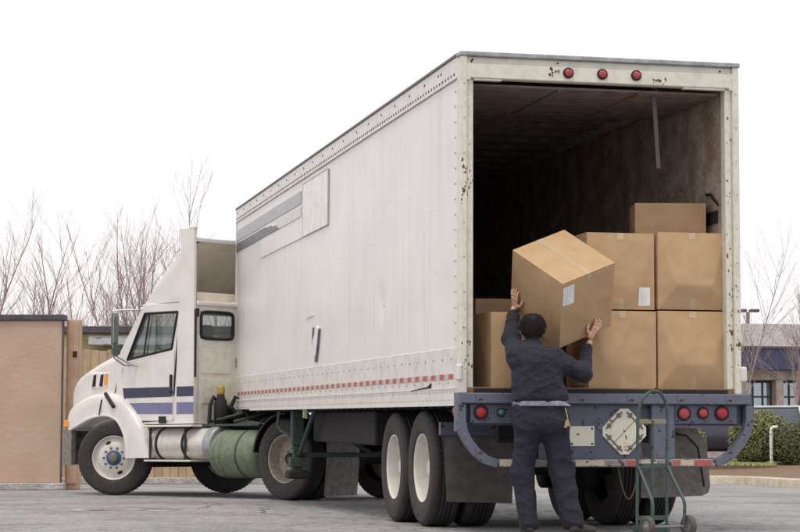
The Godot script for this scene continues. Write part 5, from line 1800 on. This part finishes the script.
func build_left() -> void:
	# tan boarded enclosure
	var t := thing("enclosure_wall", "tan boarded enclosure wall with dark cap and pale footing", "wall", Vector3(-5.6, 0, -33.2))
	for k in 7:
		var x := -1.22 * (k + 1)
		wbox("panel", t, M.tanwall, x + .003, x + 1.217, .12, 2.80, -.12, 0, .006)
	wbox("cap", t, M.cap, -8.6, .04, 2.80, 2.90, -.2, .05, .01)
	wbox("footing", t, M.concrete_grey, -8.6, .06, 0, .118, -.25, .12, .012)
	wbox("corner_trim", t, M.cap, -.012, .02, .12, 2.80, .0, .02, .002)
	var p := thing("gate_post", "tan wooden gate post at the corner of the boarded enclosure", "post", Vector3(-5.44, 0, -33.5))
	wbox("shaft", p, M.tanpost, -.13, .10, 0, 2.83, -.1, .1, .012)
	wbox("shaft_face", p, M.tanpost, -.10, .07, .1, 2.80, .1, .12, .006)
	wbox("hinge", p, M.dark, -.02, .05, 2.2, 2.3, .12, .14, .003)
	wbox("hinge", p, M.dark, -.02, .05, .6, .7, .12, .14, .003)
	# plank fence and ochre wall behind the truck
	var f := thing("plank_fence", "brown vertical plank fence standing behind the white truck cab", "fence", Vector3(-7.2, 0, -38.6))
	for k in 32:
		var w := .155
		wbox("plank", f, M.plank[(k * 7 + k / 3) % 4], k * w + .003, k * w + w - .006, .08, 2.55 + .012 * ((k * 5) % 3), -.03 - .004 * ((k * 3) % 4), 0, .004)
	wbox("rail", f, M.tanpost, 0, 4.9, .5, .6, -.10, -.045)
	wbox("rail", f, M.tanpost, 0, 4.9, 2.0, 2.1, -.10, -.045)
	wbox("base_board", f, M.concrete_grey, -.1, 5.0, 0, .12, -.1, .15, .01)
	var o := thing("ochre_wall", "ochre building wall with flat dark roof edge rising above the plank fence", "building", Vector3(-8.0, 0, -40.2))
	wbox("wall", o, M.ochre, 0, 5.8, 0, 2.98, -3.0, 0, .01)
	wbox("roof_edge", o, M.cap, -.05, 5.85, 2.98, 3.12, -3.1, .12, .01)
	var s := thing("metal_awning", "crumpled grey metal awning sheet on the ochre wall", "awning", Vector3(-6.2, 2.66, -39.9))
	var b := MB.new()
	var rows := []
	var nz := noise(44, 1.4, 3)
	for i in 45:
		var row := []
		for j in 6:
			var x := i / 44.0 * 2.6
			row.append(Vector3(x + .06 * (1 - j / 5.0), .06 + .16 * j / 5.0 + .02 * nz.get_noise_2d(x * 3, 5), .55 - .5 * j / 5.0 + .03 * sin(x * 22) + .05 * nz.get_noise_2d(x * 2, j)))
		rows.append(row)
	b.grid(rows)
	obj("sheet", b, M.sheet, s)
	wbox("rear_rail", s, M.galv, 0, 2.6, .20, .25, -.29, .06)
	wbox("front_rail", s, M.galv, 0.05, 2.6, .03, .06, .52, .57)
	# bare trees
	var xs := [[-13.2, -58, 8.8, .10, 2, 0], [-11.9, -56, 8.6, .085, 1, .06], [-11.0, -60, 8.4, .09, 2, .02], [-10.0, -63, 7.4, .08, 1, 0], [-9.1, -58, 6.2, .06, 2, -.03], [-8.0, -60, 6.8, .06, 1, .1], [-7.9, -64, 6.3, .06, 3, 0], [-7.2, -56, 8.4, .075, 3, -.05], [-6.9, -55, 8.0, .07, 3, .03], [-6.75, -58, 9.9, .07, 1, .0], [-5.2, -62, 7.6, .07, 2, 0], [-4.9, -66, 8.4, .06, 1, 0], [-5.6, -70, 7.5, .07, 2, 0], [-12.6, -66, 7.2, .08, 3, 0], [-10.6, -70, 7.2, .08, 3, 0], [-8.6, -69, 6.8, .07, 3, 0], [-15.0, -64, 8.5, .1, 2, 0]]
	var says := ["bare multi-stemmed tree above the far end of the tan enclosure", "tall bare leaning tree above the tan enclosure", "bare forked tree above the middle of the tan enclosure", "bare tree with a dense twiggy head behind the gate post", "short bare twin-stemmed tree behind the gate post", "thin bare leaning tree behind the ochre wall", "low bare bushy tree behind the ochre wall", "bare tree with upswept branches behind the truck hood", "bare twin-stemmed tree just ahead of the roof fairing", "very tall slender bare tree rising beside the roof fairing", "bare tree partly hidden by the roof fairing", "tall thin bare tree showing above the roof fairing", "bare tree behind the roof fairing, half hidden", "far pale bare thicket tree behind the tan enclosure", "far pale bare thicket tree behind the gate post", "far pale bare thicket tree behind the ochre wall", "bare tree at the outer end of the tan enclosure"]
	for k in xs.size():
		var q: Array = xs[k]
		tree(Vector3(q[0], 0, q[1]), q[2] * .87, q[3] * .72, 300 + k * 7, says[k], "bare winter trees behind the walls", M.bark, Vector3(q[5], 0, 0), q[4])
func build_right() -> void:
	hedge("rounded green hedge behind the white bent pipe", Vector3(7.22, .36, -40.4), Vector3(1.15, 1.06, 1.1), 41, 15000, M.hedge)
	hedge("dark green hedge on the kerb in front of the bent pipe", Vector3(8.05, .26, -39.6), Vector3(1.25, .92, 1.0), 42, 15000, M.hedge_dark)
	hedge("small low hedge seen through the bumper guard", Vector3(6.25, .4, -42.6), Vector3(.5, .7, .6), 43, 4000, M.hedge)
	var p := thing("bent_pipe", "white bent vent pipe with grey base beside the hedges", "pipe", Vector3(7.34, .27, -39.7))
	var b := MB.new()
	b.tube([Vector3(0, 0, 0), Vector3(0, .74, 0), Vector3(.015, .80, 0), Vector3(.06, .825, 0), Vector3(.13, .825, 0)], .036, 12)
	obj("pipe", b, M.pipe, p)
	b = MB.new()
	b.lathe([Vector2(.0, -.02), Vector2(.06, -.01), Vector2(.085, .05), Vector2(.06, .11), Vector2(.038, .13)], Vector3.ZERO, Vector3.UP, 16)
	obj("base", b, M.greybumper, p)
	parked_van(Vector3(13.05, .33, -57.0))
	parked_car("white parked car in front of the navy trimmed building", Vector3(10.25, .33, -54.0), PI - .3, M.carwhite)
	parked_car("dark blue parked car seen through the curved bumper guard", Vector3(7.3, .33, -48.0), PI / 2, M.cardark)
	# building
	var t := thing("shop_building", "low building with grey roof, navy fascia and wide windows behind the parked cars", "building", Vector3(10.0, .45, -62.0), 0.17)
	# local x runs to the right along the front
	var x0 := -6.0
	var x1 := 22.0
	wbox("fascia", t, M.fascia, x0 - .6, x1, 2.62, 3.26, -.6, .55, .01)
	wbox("fascia_edge", t, M.cap, x0 - .65, x1, 3.26, 3.34, -.7, .60, .01)
	wbox("lintel", t, M.bwall, x0, x1, 2.32, 2.62, -.9, .0, .01)
	wbox("plinth", t, M.bwall, x0, x1, -.1, .45, -.9, .0, .01)
	wbox("rear_wall", t, M.bwall, x0, x1, -.1, 2.62, -9.2, -9.0, .01)
	wbox("end_wall", t, M.bwall, x0, x0 + .2, -.1, 2.62, -9.0, -.9, .01)
	b = MB.new()
	b.quad(Vector3(x0 - .6, 3.30, .5), Vector3(x1, 3.30, .5), Vector3(x1, 4.35, -4.5), Vector3(x0 + 2, 4.35, -4.5))
	b.quad(Vector3(x1, 3.30, -9.5), Vector3(x0 - .6, 3.30, -9.5), Vector3(x0 + 2, 4.35, -4.5), Vector3(x1, 4.35, -4.5))
	b.tri(Vector3(x0 - .6, 3.30, -9.5), Vector3(x0 - .6, 3.30, .5), Vector3(x0 + 2, 4.35, -4.5))
	obj("roof", b, M.roof, t)
	var x := x0 + .74
	var k := 0
	while x < x1 - 1.3:
		wbox("pier", t, M.bwall, x - .17, x + .07, .45, 2.32, -.9, .04, .01)
		var wn := part("window", t)
		wbox("pane", wn, M.winglass, x + .07, x + 1.0, .45, 2.32, -.42, -.40, 0)
		for q in [.07, .38, .70, .965]: wbox("frame", wn, M.winframe, x + q, x + q + .05, .452, 2.318, -.44, -.36, .004)
		wbox("frame", wn, M.winframe, x + .121, x + .96, 2.24, 2.318, -.44, -.362, .004)
		wbox("frame", wn, M.winframe, x + .121, x + .96, 1.78, 1.83, -.44, -.362, .004)
		x += 1.19; k += 1
	wbox("interior_floor", t, M.concrete_grey, x0 + .2, x1, -.1, .0, -9.0, -.9, 0)
	# lamp and trees
	var lp := thing("parking_lamp", "grey parking lot lamp with flat double head behind the trailer", "lamp post", Vector3(12.2, .45, -70))
	b = MB.new()
	b.tube([Vector3.ZERO, Vector3(0, 4.95, 0)], [.09, .06], 10)
	obj("pole", b, M.galv, lp)
	for s in [-1, 1]: wbox("lamp_head", lp, M.cap, .22 * s - .17, .22 * s + .17, 4.95, 5.05, -.15, .15, .02)
	tree(Vector3(10.55, .33, -54), 4.7, .045, 901, "bare tree with fine spreading twigs in front of the navy fascia", "bare trees by the building", M.bark, Vector3(.05, 0, 0), 2)
	tree(Vector3(8.3, .33, -50), 6.2, .03, 907, "thin bare tree leaning out from behind the trailer door post", "bare trees by the building", M.bark, Vector3(.16, 0, 0), 1)
	tree(Vector3(11.6, .33, -51), 4.6, .05, 915, "bare tree standing beside the white parked cars", "bare trees by the building", M.bark, Vector3(-.05, 0, 0), 2)

func _ready() -> void:
	# camera
	var cam := Camera3D.new()
	cam.name = "camera"
	cam.position = Vector3(0, 0.7235, 0)
	cam.rotation.x = atan(180.0 / 2000.0)
	cam.fov = rad_to_deg(2.0 * atan(266.0 / 2000.0))
	cam.near = 0.1; cam.far = 900
	add_child(cam)
	cam.current = true
	# bright overcast sky
	var sm := ProceduralSkyMaterial.new()
	sm.sky_top_color = Color(0.975, 0.97, 0.98)
	sm.sky_horizon_color = Color(1.0, 0.985, 0.985)
	sm.sky_curve = 0.15
	sm.ground_bottom_color = Color(0.5, 0.49, 0.48)
	sm.ground_horizon_color = Color(0.8, 0.78, 0.77)
	sm.sun_angle_max = 0.0
	sm.energy_multiplier = 1.0
	var sky := Sky.new()
	sky.sky_material = sm
	var env := Environment.new()
	env.background_mode = Environment.BG_SKY
	env.sky = sky
	env.background_energy_multiplier = 1.0
	env.tonemap_mode = Environment.TONE_MAPPER_LINEAR
	env.tonemap_exposure = 1.18
	env.sdfgi_enabled = true; env.ssao_enabled = true; env.ssil_enabled = true
	var we := WorldEnvironment.new()
	we.name = "world_environment"
	we.environment = env
	add_child(we)
	var sun := DirectionalLight3D.new()
	sun.name = "sun"
	sun.rotation = Vector3(deg_to_rad(-70), deg_to_rad(-25), 0)
	sun.light_energy = 0.5
	sun.light_angular_distance = 20.0
	sun.light_color = Color(1.0, 0.97, 0.93)
	sun.shadow_enabled = true
	add_child(sun)
	make_materials()
	build_ground()
	build_left()
	build_right()
	build_trailer()
	build_tractor()
	build_cartons()
	build_person()
	build_hand_truck()
